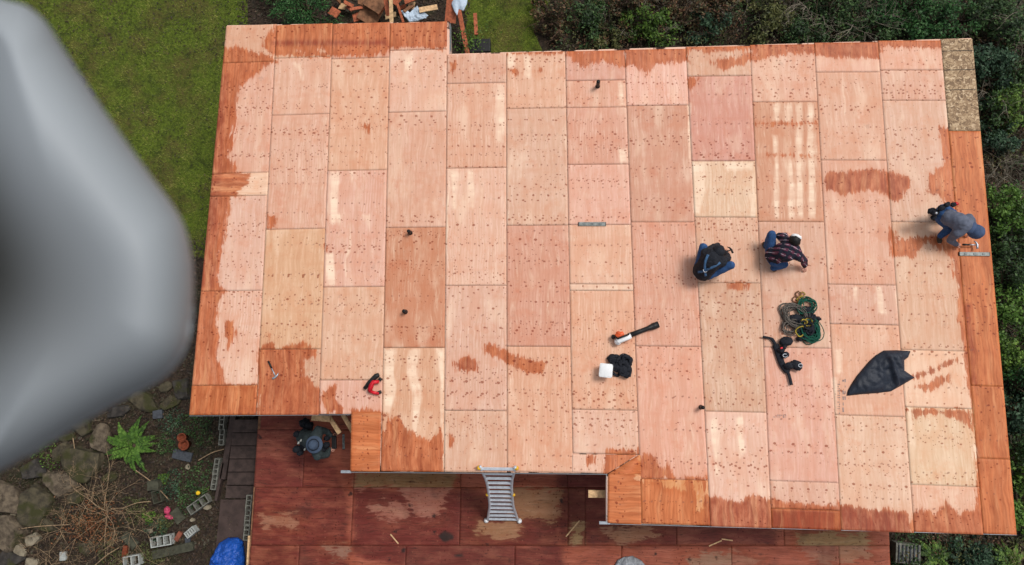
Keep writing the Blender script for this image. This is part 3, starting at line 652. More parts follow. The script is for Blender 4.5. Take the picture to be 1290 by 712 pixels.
for i in range(13):
    t = .035 + i * .93 / 12; bm = bmesh.new(); c = bot + ax * t; wdt = W(t)
    rot = Matrix.Rotation(math.radians(18), 4, 'X')
    box(bm, c, (2 * wdt, .058, .028), bev=.008, rot=rot); obj('rung', bmm(bm, 'rung'), M['alu'], lad)

# ------------------------------------------------------------------ things on the roof
def spirit_level(a, b, wd, z, label):
    A, B = at(*a, z), at(*b, z); d = B - A; rz = math.atan2(d.y, d.x); c = (A + B) / 2
    r = empty('spirit_level', (c.x, c.y, z), label, 'level', None); L = d.length
    bm = bmesh.new(); box(bm, c + Vector((0, 0, .012)), (L, wd, .022), rz, .003); box(bm, c + Vector((0, 0, .0235)), (L * .9, wd * .35, .003), rz); bd = obj('body', bmm(bm, 'body'), M['alulevel'], r)
    u = Vector((math.cos(rz), math.sin(rz), 0))
    for t in (-.3, 0, .3):
        bm = bmesh.new(); box(bm, c + u * L * t + Vector((0, 0, .027)), (.05, wd * .6, .008), rz, .002); obj('vial', bmm(bm, 'vial'), M['vial'], bd)
    for t in (-.5, .5):
        bm = bmesh.new(); box(bm, c + u * L * t + Vector((0, 0, .012)), (.012, wd * 1.05, .026), rz, .002); obj('end_cap', bmm(bm, 'end_cap'), M['black'], r)
M['alulevel'] = simple('scuffed_level_metal', srgb(128, 134, 132), .5, .2, .35, 14)
M['vial'] = simple('dark_vial', srgb(104, 112, 112), .4)
spirit_level((729, 282.5), (763, 282.5), .075, ZR, 'scuffed grey spirit level lying alone near the centre of the roof')
spirit_level((1208, 320), (1246, 320.5), .07, ZR, 'grey spirit level lying on the right edge boards beside the hooded worker')
spirit_level((432.8, 547), (433.2, 566), .05, ZD + .5, 'short pale level or metal bar held near the notch by the worker in the hat')

# leaf blower
A, B = at(774, 430, ZR), at(829, 409, ZR); bl = empty('leaf_blower', (A.x, A.y, ZR), 'white and orange leaf blower with a long black tube lying on the roof', 'leaf blower')
d = (B - A); rz = math.atan2(d.y, d.x); u = d.normalized(); v = Vector((-u.y, u.x, 0)); Z = Vector((0, 0, 1))
bm = bmesh.new(); tube(bm, [A + u * .28 + Z * .09, A + u * .5 + Z * .075, A + u * .68 + Z * .07, A + u * .7 + Z * .07, B - u * .18 + Z * .06, B - u * .1 + Z * .06, B + Z * .06], [.05, .045, .043, .05, .052, .065, .062], 12); obj('blower_tube', bmm(bm, 'blower_tube', True), M['black2'] if 'black2' in M else M['black'], bl)
bm = bmesh.new(); box(bm, A + u * .17 + v * -.02 + Z * .1, (.30, .11, .17), rz, .03); blob(bm, A + u * .05 - v * .03 + Z * .09, (.07, .07, .08)); obj('housing', bmm(bm, 'housing', True), M['white'], bl)
bm = bmesh.new(); box(bm, A + u * .12 + v * .07 + Z * .12, (.17, .10, .15), rz, .025); blob(bm, A + u * .11 + v * .11 + Z * .17, (.05, .04, .04)); obj('engine_cover', bmm(bm, 'engine_cover', True), M['orange'], bl)
bm = bmesh.new(); tube(bm, [A + u * .02 + v * .09 + Z * .16, A + u * .06 + v * .02 + Z * .22, A + u * .2 + v * .02 + Z * .23, A + u * .29 + v * .02 + Z * .17], .018, 8); blob(bm, A + v * .08 + Z * .1, (.04, .05, .05)); obj('handle', bmm(bm, 'handle', True), M['black'], bl)

# white box lid
c = at(762.5, 467, ZR); bk = empty('white_bucket', (c.x, c.y, ZR), 'square white plastic bucket beside the black gear pile', 'bucket')
bm = bmesh.new(); box(bm, (c.x, c.y, ZR + .10), (.21, .22, .19), math.radians(-6), .05); obj('bucket_body', bmm(bm, 'bucket_body', True), M['white'], bk)
bm = bmesh.new(); box(bm, (c.x, c.y, ZR + .21), (.25, .26, .03), math.radians(-6), .03); obj('lid', bmm(bm, 'lid', True), M['white'], bk)
def strap_pile(name, label, cat, cx, cy, rpx, z, mats, n, seed, width=.022, zh=.12, loops=None):
    rnd = random.Random(seed); c = at(cx, cy, z); r0 = empty(name, (c.x, c.y, z), label, cat); R = rpx / 65
    for mi, (m, part, cnt) in enumerate(mats):
        bm = bmesh.new()
        for i in range(cnt):
            a0 = rnd.uniform(0, 6.28); rr = R * rnd.uniform(.25, .55); ox, oy = rnd.uniform(-.5, .5) * R, rnd.uniform(-.5, .5) * R
            pts = [c + Vector((ox + rr * math.cos(a0 + t * 2.1) * rnd.uniform(.7, 1.3), oy + rr * math.sin(a0 + t * 2.1) * rnd.uniform(.7, 1.3), rnd.uniform(.02, zh))) for t in np.linspace(0, 3, 7)]
            tube(bm, spline(pts, 5), width * rnd.uniform(.7, 1.2), 6, flat=.5)
        obj(part, bmm(bm, part, True), M[m], r0)
    return r0
r0 = strap_pile('fall_harness', 'tangled black safety harness heaped against the white bucket', 'harness', 783, 461, 15, ZR, [('blackcloth', 'strap', 14), ('metal', 'buckle', 1)], 14, 3, .03, .15)
bm = bmesh.new()
for (x, y, s) in [(772, 452, .10), (788, 458, .11), (789, 472, .08), (778, 462, .11), (785, 466, .12)]:
    blob(bm, at(x, y, ZR + .06), (s, s * .85, .07), amp=.35, f=2.5, seed=x)
obj('padding', bmm(bm, 'padding', True), M['blackcloth'], r0)

# ropes
def coil(label, cx, cy, rpx, mat, z, turns, seed, asp=1.0, rot=0):
    rnd = random.Random(seed); c = at(cx, cy, z); R = rpx / 65; pts = []
    for i in range(turns * 14):
        a = i / 14 * 2 * math.pi; r = R * (.72 + .55 * mnoise.noise(Vector((i * .045, seed, 0))) + .4 * mnoise.noise(Vector((i * .31, seed, 5))))
        x, y = r * math.cos(a) * asp, r * math.sin(a); x, y = x * math.cos(rot) - y * math.sin(rot), x * math.sin(rot) + y * math.cos(rot)
        pts.append(c + Vector((x, y, .02 + .09 * i / turns / 14 + .03 * mnoise.noise(Vector((i * .2, 1, seed))))))
    bm = bmesh.new(); tube(bm, spline(pts, 2), .0085, 6); o = obj('rope_coil', bmm(bm, 'rope_coil', True), M[mat]); return tag(o, label, 'rope')
coil('grey rope coiled in a loose oval left of the green ropes', 1000, 398, 19, 'greyrope', ZR, 24, 1, .75, .9)
coil('grey rope bunched below the larger grey coil', 994, 412, 12, 'greyrope', ZR, 9, 4, .8, 2)
coil('green rope coil nearest the bottom of the rope heap', 1019, 416, 17, 'greenrope', ZR, 26, 2, .8, .3)
coil('small green rope loop at the top of the rope heap', 1015, 386, 11, 'greenrope', ZR, 10, 3, 1.2, .6)
r0 = strap_pile('climbing_gear', 'black and yellow clips and straps heaped among the green ropes', 'climbing gear', 1012, 412, 12, ZR + .05, [('blackcloth', 'strap', 10), ('yellowdull', 'yellow_clip', 3)], 10, 8, .014, .12)
bm = bmesh.new()
for x, y, s in [(1003, 402, .13), (1017, 392, .13), (1020, 414, .15), (1008, 408, .12), (1014, 424, .10), (1024, 401, .09), (1012, 414, .08), (1007, 427, .06), (1030, 402, .06), (1018, 398, .07)]: blob(bm, at(x, y, ZR + .05), (s, s * .75, .05), amp=.6, f=3.5, seed=x)
obj('pouch', bmm(bm, 'pouch', True), M['blackcloth'], r0)
y0 = strap_pile('yellow_lanyard', 'yellow lanyard with brown hook above the rope heap', 'lanyard', 1006, 375, 9, ZR, [('yellowdull', 'webbing', 2), ('oldwood', 'hook', 2)], 5, 12, .012, .04)
# tool belt
tb = empty('tool_belt', at(985, 455, ZR), 'black tool belt with pouches stretched out below the ropes', 'tool belt')
bm = bmesh.new(); pts = [at(x, y, ZR + .04) for x, y in [(961, 424.5), (972, 427), (977, 435), (981, 447), (986, 460), (993, 470), (997, 485)]]
tube(bm, spline(pts, 6), [.022] * 6 + [.03] * 6 + [.06] * 18 + [.03] * 7, 8, flat=.45); belt_ = obj('belt', bmm(bm, 'belt', True), M['blackcloth'], tb)
for x, y, s, a in [(990, 430, .12, .3), (989, 447, .075, 0), (1003, 460, .12, -.5), (984, 441, .07, .2), (994, 461, .09, 0), (987, 438, .06, 1)]:
    bm = bmesh.new(); blob(bm, at(x, y, ZR + .07), (s, s * .75, .075), a, amp=.35, f=2.2, seed=x); obj('pouch', bmm(bm, 'pouch', True), M['blackcloth'], tb)
bm = bmesh.new(); box(bm, at(984.5, 438.5, ZR + .15), (.045, .03, .03), .4, .008); obj('red_tool', bmm(bm, 'red_tool'), M['red'], tb)
for x, y in [(989, 448), (1008.5, 460.5)]:
    bm = bmesh.new(); c = at(x, y, ZR + .14); tube(bm, [c + Vector((.04 * math.cos(a), .03 * math.sin(a), 0)) for a in np.linspace(0, 6.28, 12)], .007, 6, cap=False); obj('buckle', bmm(bm, 'buckle', True), M['metal'], belt_)

# draped sheets (one continuous, folded, with thickness)
def drape(name, label, cat, outline, z, mat, hfun, step=.025, th=.006):
    pts = [at(x, y, z) for x, y in outline]; P2 = np.array([[p.x, p.y] for p in pts])
    B = []
    for i in range(len(P2)):
        a, b = P2[i], P2[(i + 1) % len(P2)]; n = max(1, int(np.linalg.norm(b - a) / step))
        B += [a + (b - a) * t / n for t in range(n)]
    nb = len(B); lo, hi = P2.min(0), P2.max(0)
    gx, gy = np.meshgrid(np.arange(lo[0], hi[0], step), np.arange(lo[1], hi[1], step)); G = np.stack([gx.ravel(), gy.ravel()], 1) + RNG.uniform(-.2, .2, (gx.size, 2)) * step
    G = G[sdpoly(G, P2) > step * .5]
    A_ = [Vector(p) for p in B] + [Vector(p) for p in G]
    vs, es, fs, *_ = delaunay_2d_cdt(A_, [(i, (i + 1) % nb) for i in range(nb)], [list(range(nb))], 1, 1e-5)
    V2 = np.array([[v.x, v.y] for v in vs]); D = np.abs(sdpoly(V2, P2))
    me = bpy.data.meshes.new(name); me.from_pydata([(v[0], v[1], z + hfun(v[0], v[1], dd)) for v, dd in zip(V2, D)], [], [tuple(f) for f in fs])
    for p in me.polygons: p.use_smooth = True
    o = obj(name, me, mat); md = o.modifiers.new('thick', 'SOLIDIFY'); md.thickness = th; md.offset = 0
    return tag(o, label, cat)
bagc = at(1108, 470, ZR)
def hbag(x, y, d):
    dx, dy = x - bagc.x, y - bagc.y; e = 1 - math.exp(-d / .06)
    r1 = abs(mnoise.noise(Vector((dx * 2.2 + 3, dy * 1.3, 0)))); r2 = mnoise.noise(Vector((dx * 5, dy * 5, 4)))
    cr = math.exp(-((dx * .96 + dy * .25 - .22) / .035) ** 2) * .09 * (1 if abs(dy) < .3 else .3)
    cr2 = math.exp(-((dy - dx * .05 - .06) / .012) ** 2) * .02 * (dx > -.25)
    return .012 + e * .05 * abs(mnoise.noise(Vector((dx * 8 + dy * 5, dy * 6 - dx * 3, 2)))) + e * (.05 + .10 * (.4 - r1) + .03 * r2 + .10 * max(0, dx - .1) * (1 - r1 * 2)) + e * (cr - cr2)
drape('black_sheet', 'crumpled black plastic sheet lying on the right part of the roof', 'plastic sheet', [(1066.7, 498.5), (1068, 492), (1072.4, 484), (1079, 474), (1087.5, 463.7), (1095, 455), (1102.7, 448), (1112.8, 441.8), (1130, 441.5), (1146.5, 442.4), (1143.7, 450), (1138.6, 454), (1139, 467), (1151.6, 475.8), (1136, 485), (1121.8, 493), (1105, 495), (1085, 496.5)], ZR, M['bag'], hbag)
def hs_(s, amp, base):
    return lambda x, y, d: .01 + (1 - math.exp(-d / .15)) * (base + amp * abs(mnoise.noise(Vector((x * 2.6 + s, y * 2.6, s)))) + amp * .5 * mnoise.noise(Vector((x * 7, y * 7, s))))
drape('silver_bag', 'crumpled silver grey bag on the deck at the bottom edge', 'bag', [(772, 716), (778, 705), (786, 701), (797, 700), (808, 706), (816, 716), (818, 735), (772, 735)], ZD, M['silver'], lambda x, y, d: hs_(3, .16, .14)(x, y, d) + .08 * abs(mnoise.noise(Vector((x * 11, y * 11, 1)))), .02)
drape('blue_tarp', 'bright blue tarp bundled beside the steps at bottom left', 'tarp', [(264, 720), (266, 702), (272, 694), (276, 684), (288, 677), (300, 677), (307, 682), (309, 700), (309, 745), (262, 745)], .05, M['bluetarp'], lambda x, y, d: hs_(9, .30, .30)(x, y, d) + (1 - math.exp(-d / .05)) * (.10 * abs(mnoise.noise(Vector((x * 9, y * 9, 1)))) + .05 * abs(mnoise.noise(Vector((x * 21, y * 21, 1))))), .02)

# hammer and nail gun
def hammer(a, b, z, label, headm='metal', hm2='metal'):
    A, B = at(*a, z), at(*b, z); d = (B - A); rz = math.atan2(d.y, d.x); u = d.normalized(); r = empty('hammer', (A.x, A.y, z), label, 'hammer')
    bm = bmesh.new(); tube(bm, [A + Vector((0, 0, .02)), A + d * .45 + Vector((0, 0, .02))], [.02, .017], 8); obj('grip', bmm(bm, 'grip', True), M['black'], r)
    bm = bmesh.new(); tube(bm, [A + d * .42 + Vector((0, 0, .02)), B + Vector((0, 0, .02))], .012, 8); obj('shaft', bmm(bm, 'shaft', True), M[headm], r)
    v = Vector((-u.y, u.x, 0)); bm = bmesh.new(); tube(bm, [B - v * .07 + Vector((0, 0, .025)) + u * .0, B - v * .04 + Vector((0, 0, .025)), B + Vector((0, 0, .03)), B + v * .05 + Vector((0, 0, .025)) - u * .02, B + v * .08 - u * .05 + Vector((0, 0, .015))], [.022, .02, .02, .015, .006], 8); obj('head', bmm(bm, 'head', True), M[hm2], r)
hammer((338.5, 455), (348, 475), ZR, 'claw hammer with dark grip lying on the wet orange plywood at left')
ng = empty('nail_gun', at(470, 485, ZR), 'red and black cordless nailer lying near the lower left roof edge', 'nail gun')
def gp(x, y, z): return at(325 + x / 7.12, 430 + y / 7.12, ZR + z)
bm = bmesh.new(); tube(bm, [gp(955, 425, .05), gp(1000, 370, .06), gp(1060, 310, .07), gp(1085, 300, .07)], [.035, .045, .05, .04], 8); tube(bm, [gp(1085, 330, .06), gp(1110, 350, .05)], .03, 8); box(bm, gp(1085, 460, .05), (.10, .06, .07), .4, .012); obj('magazine', bmm(bm, 'magazine', True), M['black'], ng)
bm = bmesh.new(); tube(bm, [gp(1000, 450, .08), gp(1015, 400, .09), gp(1035, 365, .09), gp(1085, 365, .08)], [.045, .05, .045, .03], 8); tube(bm, [gp(995, 445, .08), gp(1040, 462, .07), gp(1085, 468, .06)], .032, 8); obj('gun_body', bmm(bm, 'gun_body', True), M['red'], ng)
# small scraps on the deck
def scrap(a, b, label, z=ZD, r=.012, mat='lumber', cat='wood strip', name='wood_strip'):
    A, B = at(*a, z), at(*b, z); d = B - A; bm = bmesh.new(); box(bm, (A + B) / 2 + Vector((0, 0, r * .5)), (d.length, r * 2, r), math.atan2(d.y, d.x)); return tag(obj(name, bmm(bm, name), M[mat]), label, cat)
scrap((713, 676), (730, 656), 'thin pale wood strip on the deck right of the ladder')
scrap((492, 673), (502, 685), 'thin pale wood strip on the dark deck left of the ladder')
scrap((893, 688), (909, 681), 'pale splinter angled down left on the deck below the right eave')
scrap((909, 679), (923, 681), 'flat pale splinter right of the angled one on the deck')
scrap((465, 455), (470, 452), 'tiny pale offcut beside the upper seam of the tan plywood', ZR + .003, .008)
for x, y, r in [(563, 677, 14), (577, 700, 10), (505, 608, 16)]:
    pass

# ------------------------------------------------------------------ people
def skin_body(V, E, R, sub=2):
    me = bpy.data.meshes.new('t'); me.from_pydata([tuple(v) for v in V], E, []); me.update()
    o = bpy.data.objects.new('t', me); COL.objects.link(o)
    md = o.modifiers.new('s', 'SKIN'); md.use_smooth_shade = True
    o.modifiers.new('ss', 'SUBSURF').levels = sub; o.modifiers['ss'].render_levels = sub
    if not me.skin_vertices: me.skin_vertices.new()
    for i, sv in enumerate(me.skin_vertices[0].data):
        r = R[i]; sv.radius = r if isinstance(r, tuple) else (r, r); sv.use_root = (i == 0)
    dg = bpy.context.evaluated_depsgraph_get(); dg.update(); m = bpy.data.meshes.new_from_object(o.evaluated_get(dg))
    bpy.data.objects.remove(o); return m
_b = bmesh.new(); bmesh.ops.create_icosphere(_b, subdivisions=2, radius=1)
SPV = np.array([v.co[:] for v in _b.verts]); SPF = np.array([[v.index for v in f.verts] for f in _b.faces]); _b.free()
def cap_body(V, E, R):
    rr = lambda r: (sum(r) / len(r)) if isinstance(r, tuple) else r; VV, FF = [], []; off = 0
    for a, b in E:
        pa, pb, ra, rb = np.array(V[a]), np.array(V[b]), rr(R[a]), rr(R[b]); n = max(1, int(np.linalg.norm(pb - pa) / .022))
        for i in range(n + 1):
            t = i / n; VV.append(SPV * (ra + (rb - ra) * t) + pa + (pb - pa) * t); FF.append(SPF + off); off += len(SPV)
    return npmesh('c', np.concatenate(VV), np.concatenate(FF))
def remesh(meshes, vox):
    bm = bmesh.new()
    for m in meshes: bm.from_mesh(m)
    me = bpy.data.meshes.new('u'); bm.to_mesh(me); bm.free(); o = bpy.data.objects.new('u', me); COL.objects.link(o)
    r = o.modifiers.new('r', 'REMESH'); r.mode = 'VOXEL'; r.voxel_size = vox; r.use_smooth_shade = True
    s = o.modifiers.new('sm', 'SMOOTH'); s.iterations = 5
    dg = bpy.context.evaluated_depsgraph_get(); dg.update(); m = bpy.data.meshes.new_from_object(o.evaluated_get(dg)); bpy.data.objects.remove(o)
    for p in m.polygons: p.use_smooth = True
    return m
def graph(chains):
    """chains: list of [(point, radius), ...]; coinciding points are shared"""
    V, R, E, idx = [], [], [], {}
    for ch in chains:
        prev = None
        for p, r in ch:
            key = tuple(round(c, 4) for c in p)
            if key not in idx: idx[key] = len(V); V.append(Vector(p)); R.append(r)
            i = idx[key]
            if prev is not None and prev != i: E.append((prev, i))
            prev = i
    return V, E, R
def head_mesh(c, face, up, s=1.0):
    """c centre; face direction; up = crown direction"""
    f = face.normalized(); u = (up - f * up.dot(f)).normalized(); r = f.cross(u)
    Mx = Matrix((( *r, 0), (*f, 0), (*u, 0), (0, 0, 0, 1))).transposed(); Mx = Matrix.Translation(c) @ Mx
    bm = bmesh.new()
    q = bmesh.ops.create_uvsphere(bm, u_segments=20, v_segments=14, radius=1)['verts']
    for v in q:
        x, y, z = v.co; taper = 1 - .28 * max(0, -z); v.co = Vector((x * .078 * taper, y * (.098 if y < 0 else .09) * taper + .0, z * .115))
        if y > .6: v.co.y -= .006 * (z < .3)
    for sx in (-1, 1):
        n0 = bmesh.ops.create_uvsphere(bm, u_segments=8, v_segments=6, radius=1)['verts']
        for v in n0: v.co = Vector((sx * .080, -.005, -.005)) + Vector((v.co.x * .012, v.co.y * .02, v.co.z * .03))
        n0 = bmesh.ops.create_uvsphere(bm, u_segments=8, v_segments=6, radius=.014)['verts']
        for v in n0: v.co += Vector((sx * .032, .078, .005))
    n0 = bmesh.ops.create_cone(bm, segments=8, radius1=.016, radius2=.008, depth=.045)['verts']
    for v in n0: v.co = Vector((v.co.x, .092 + (.012 if v.co.z < 0 else 0) + v.co.y * .6, v.co.z - .02))
    n0 = bmesh.ops.create_uvsphere(bm, u_segments=8, v_segments=6, radius=1)['verts']
    for v in n0: v.co = Vector((v.co.x * .026, .078 + v.co.y * .01, -.058 + v.co.z * .009))
    for v in bm.verts: v.co = Mx @ (v.co * s)
    me = bpy.data.meshes.new('h'); bm.to_mesh(me); bm.free(); return me, Mx
def hand_mesh(wrist, dirv, normal, side=1, curl=.5):
    d = dirv.normalized(); n = (normal - d * normal.dot(d)).normalized(); s = d.cross(n) * side; out = []
    palm = [(wrist, (.026, .018)), (wrist + d * .045, (.036, .016)), (wrist + d * .085, (.038, .014))]
    out.append(skin_body(*graph([palm]), sub=1))
    for i, (o_, L) in enumerate([(-.03, .068), (-.010, .078), (.010, .074), (.029, .058)]):
        b = wrist + d * .07 + s * o_; pts = [(b, .0095)]; a = curl * .6; p = b
        for j in range(3):
            a += curl * .45; p = p + (d * math.cos(a) + n * -1 * math.sin(a)) * (L * (.45, .32, .25)[j] + (.02 if j == 0 else 0)); pts.append((p, .009 - .001 * j))
        out.append(skin_body(*graph([pts]), sub=1))
    b = wrist + d * .02 - s * .02; t1 = b - s * .03 + d * .025 - n * .01; t2 = t1 + d * .028 - s * .008 - n * .012; out.append(skin_body(*graph([[(b, .013), (t1, .012), (t2, .010), (t2 + d * .022, .009)]]), sub=1))
    return out
def person(label, J, top, bottom, boot, hands, head_face=None, head_up=None, bulk=1.25, hem=0.0):
    """J: dict of joints (world). top/bottom/boot materials"""
    base = (J['pel'].x, J['pel'].y, J['floor']); r0 = empty('person', base, label, 'person')
    sh = (J['shL'] + J['shR']) / 2
    def limb(a, b, c, ra, rb, rc): return [(a, ra), (a.lerp(b, .5), (ra + rb) / 2), (b, rb), (b.lerp(c, .45), rb * .95), (c, rc)]
    spine = lambda k: [(J['pel'], (.15 * k, .115 * k)), (J['pel'].lerp(J['chest'], .5), (.145 * k, .11 * k)), (J['chest'], (.165 * k, .12 * k)), (J['chest'].lerp(J['neck'], .6), (.13 * k, .10 * k))]
    ch = [spine(.66) + [(J['neck'], .06), (J['neck'].lerp(J['head'], .6), .055)]]
    cj = ch[0][3][0]
    for s in 'LR':
        ch.append([(cj, ch[0][3][1]), (J['sh' + s], .045)] + limb(J['sh' + s], J['el' + s], J['wr' + s], .042, .034, .027)[1:])
        ch.append([(J['pel'], ch[0][0][1]), (J['hip' + s], .065)] + limb(J['hip' + s], J['kn' + s], J['an' + s], .062, .045, .034)[1:])
    ch.append([(J['shL'], .05), (cj, .09), (J['shR'], .05)]); ch.append([(J['hipL'], .08), (J['hipR'], .08)]); parts = [cap_body(*graph(ch))]
    hm, Mx = head_mesh(J['head'], head_face, head_up); parts.append(hm)
    for s, (dv_, nv_, cu) in hands.items(): parts += hand_mesh(J['wr' + s], dv_, nv_, 1 if s == 'L' else -1, cu)
    for s in 'LR':   # feet
        a = J['an' + s]; t = J['toe' + s]; parts.append(skin_body(*graph([[(a, .04), (a.lerp(t, .3) - Vector((0, 0, .03)), .042), (t, .032)]]), sub=1))
    obj('body', remesh(parts, .0075), M['skin'], r0)
    # jacket
    k = 1.13; sp_ = spine(1.12 * bulk); sp_[0] = (J['pel'].lerp(J['chest'], hem), sp_[0][1]); jc = [sp_]; cj2 = jc[0][3]
    for s in 'LR':
        jc.append([cj2, (J['sh' + s], .10)] + limb(J['sh' + s], J['el' + s], J['el' + s].lerp(J['wr' + s], .93), .088, .068, .05)[1:])
    jc.append([(J['shL'], .10), (J['chest'].lerp(J['neck'], .6), .12 * bulk / 1.25), (J['shR'], .10)]); fold = remesh([cap_body(*graph(jc))], .012)
    for v in fold.vertices:
        p = v.co; n_ = mnoise.noise(p * 9) * .014 + mnoise.noise(p * 22) * .006; v.co += Vector(v.normal) * n_
    obj('jacket', fold, M[top], r0)
    pc = [[(J['pel'], (.165, .125)), (J['pel'].lerp(J['chest'], .15), (.15, .115))]]
    for s in 'LR':
        pc.append([(J['pel'], (.165, .125)), (J['hip' + s], .108)] + limb(J['hip' + s], J['kn' + s], J['kn' + s].lerp(J['an' + s], .92), .102, .078, .062)[1:])
    pc.append([(J['hipL'], .11), (J['hipR'], .11)]); tr = remesh([cap_body(*graph(pc))], .012)
    for v in tr.vertices: v.co += Vector(v.normal) * (mnoise.noise(v.co * 10 + Vector((5, 0, 0))) * .010)
    obj('trousers', tr, M[bottom], r0)
    for s in 'LR':
        a = J['an' + s]; t = J['toe' + s]; bm = remesh([skin_body(*graph([[(a + (J['kn' + s] - a).normalized() * .06, .056), (a, .056), (a.lerp(t, .3) - Vector((0, 0, .02)), .056), (t, .046)]]), sub=1)], .01)
        obj('boot', bm, M[boot], r0)
    return r0, fold, Mx
def Jd(floor, d):
    j = {k_: at(v[0], v[1], floor + v[2]) for k_, v in d.items()}; j['floor'] = floor; return j
def on_surface(me, pts, lift):
    bvh = BVHTree.FromPolygons([v.co.copy() for v in me.vertices], [tuple(p.vertices) for p in me.polygons]); out = []
    for x, y in pts:
        g = at(x, y, ZR + .6); o_ = Vector(CAM); d = (g - o_).normalized(); h = bvh.ray_cast(o_, d)
        if h[0] is not None: out.append(h[0] + Vector((0, 0, lift)))
    return out
def strapmesh(pts, w_, name, mat, parent):
    if len(pts) < 2: return
    bm = bmesh.new(); tube(bm, spline(pts, 3), w_, 6, flat=.35); obj(name, bmm(bm, name, True), mat, parent)
DN = Vector((0, 0, -1)); UPV = Vector((0, 0, 1))
# worker 1: squatting, blue harness straps
fw = Vector((.6, .8, 0)).normalized()
J = Jd(ZR, dict(pel=(886, 341, .30), chest=(896, 328, .54), neck=(901, 321, .62), head=(905, 317, .64), shL=(889, 319, .55), shR=(909, 330, .55), elL=(899, 311, .34), elR=(917, 325, .34),
     wrL=(905, 309, .16), wrR=(914, 318, .18), hipL=(881, 338, .26), hipR=(892, 346, .26), knL=(886, 311, .50), knR=(921, 334, .50), anL=(882, 325, .08), anR=(905, 342, .08), toeL=(884, 313, .04), toeR=(914, 337, .04)))
r1, fold, Mx = person('crouching worker in a black top with blue harness straps and blue jeans', J, 'blackcloth', 'jeans', 'boot',
    {'L': (Vector((.7, -.2, -.5)), UPV, .6), 'R': (Vector((.5, .5, -.4)), UPV, 1.0)}, head_face=Vector((.4, .5, -.8)), head_up=Vector((.6, .8, .35)), bulk=1.35)
bm = bmesh.new(); blob(bm, J['head'] + Vector((0, 0, .01)), (.118, .128, .12), amp=.08, seed=2); blob(bm, J['neck'], (.11, .11, .09), amp=.1, seed=3); obj('hood', bmm(bm, 'hood', True), M['blackcloth'], r1)
for pts in ([(892, 321), (889, 328), (888, 335), (888, 341), (889, 348)], [(907, 331), (899, 336), (892, 339), (888, 341), (879, 343)]):
    strapmesh(on_surface(fold, pts, .012), .026, 'harness_strap', M['strap'], r1)
bm = bmesh.new(); p_ = on_surface(fold, [(888, 341)], .03)
if p_: tube(bm, [p_[0] + Vector((.035 * math.cos(a), .035 * math.sin(a), 0)) for a in np.linspace(0, 6.28, 10)], .008, 6, cap=False); obj('ring', bmm(bm, 'ring', True), M['metal'], r1)
bm = bmesh.new(); blob(bm, at(880, 349, ZR + .2), (.10, .035, .04), -.5, amp=.2); obj('shirt_tail', bmm(bm, 'shirt_tail', True), simple('white_shirt', (.7, .68, .64, 1), .9), r1)
hammer((913, 318), (921, 315), ZR + .2, 'dark hammer held by the worker with blue harness straps', 'black', 'black')
# worker 2: plaid jacket, white headband
J = Jd(ZR, dict(pel=(974, 322, .24), chest=(990, 317, .48), neck=(999, 309, .60), head=(1001, 303, .66), shL=(991, 304, .52), shR=(1005, 322, .50), elL=(982, 297, .36), elR=(1013, 328, .28),
     wrL=(990, 296, .30), wrR=(1014, 335, .10), hipL=(971, 315, .24), hipR=(975, 329, .24), knL=(972, 295, .42), knR=(988, 333, .15), anL=(965, 312, .10), anR=(973, 338, .08), toeL=(962, 304, .04), toeR=(979, 341, .04)))
r2, fold, Mx = person('kneeling worker in a dark plaid jacket with a white headband', J, 'plaid', 'jeans', 'boot',
    {'L': (Vector((.8, .1, -.2)), UPV, .6), 'R': (Vector((.15, -.7, -.3)), UPV, .5)}, head_face=Vector((.7, -.3, -.6)), head_up=Vector((.5, .2, .8)), hem=.15)
bm = bmesh.new(); blob(bm, J['head'] + Vector((-.005, -.005, .02)), (.10, .115, .11), .5, amp=.1, seed=5); obj('hair', bmm(bm, 'hair', True), M['hair'], r2)
bm = bmesh.new(); c = J['head'] + Vector((.02, .055, .045)); blob(bm, c, (.10, .055, .07), -.35, amp=.05); obj('headband', bmm(bm, 'headband', True), M['white'], r2)
# worker 3: slate hoodie leaning over the right edge
J = Jd(ZR, dict(pel=(1186, 270, .42), chest=(1207, 279, .58), neck=(1221, 287, .55), head=(1229, 292, .52), shL=(1220, 276, .55), shR=(1206, 293, .52), elL=(1226, 284, .28), elR=(1197, 302, .28),
     wrL=(1220, 292, .12), wrR=(1205, 308, .10), hipL=(1189, 264, .42), hipR=(1188, 277, .40), knL=(1200, 268, .25), knR=(1196, 288, .24), anL=(1180, 266, .10), anR=(1184, 298, .10), toeL=(1177, 279, .05), toeR=(1184, 308, .05)))
r3, fold, Mx = person('bending worker in a slate blue hooded top at the right edge of the roof', J, 'hoodie', 'jeans', 'boot',
    {'L': (Vector((.3, -.7, -.5)), UPV, .5), 'R': (Vector((.9, -.05, -.15)), UPV, 1.0)}, head_face=Vector((.55, -.35, -.8)), head_up=Vector((.8, -.4, .3)), bulk=1.05, hem=.42)
bm = bmesh.new(); blob(bm, J['head'] + Vector((0, 0, .01)), (.15, .135, .135), -.4, amp=.05, seed=2); blob(bm, J['neck'] + Vector((0, 0, .02)), (.13, .12, .09), -.4, amp=.1, seed=3); obj('hood', bmm(bm, 'hood', True), M['hood'], r3)
bm = bmesh.new()
for x, y, z, s in [(1176, 268, .35, .07), (1180, 270, .4, .07), (1188, 264, .48, .06), (1195, 260, .5, .055), (1203, 260, .5, .05), (1178, 276, .3, .05)]: blob(bm, at(x - 2, y - 2, ZR + z + .18), (s * 1.1, s * .85, s * .7), .4, amp=.35, seed=x)
obj('tool_pouch', bmm(bm, 'tool_pouch', True), M['blackcloth'], r3)
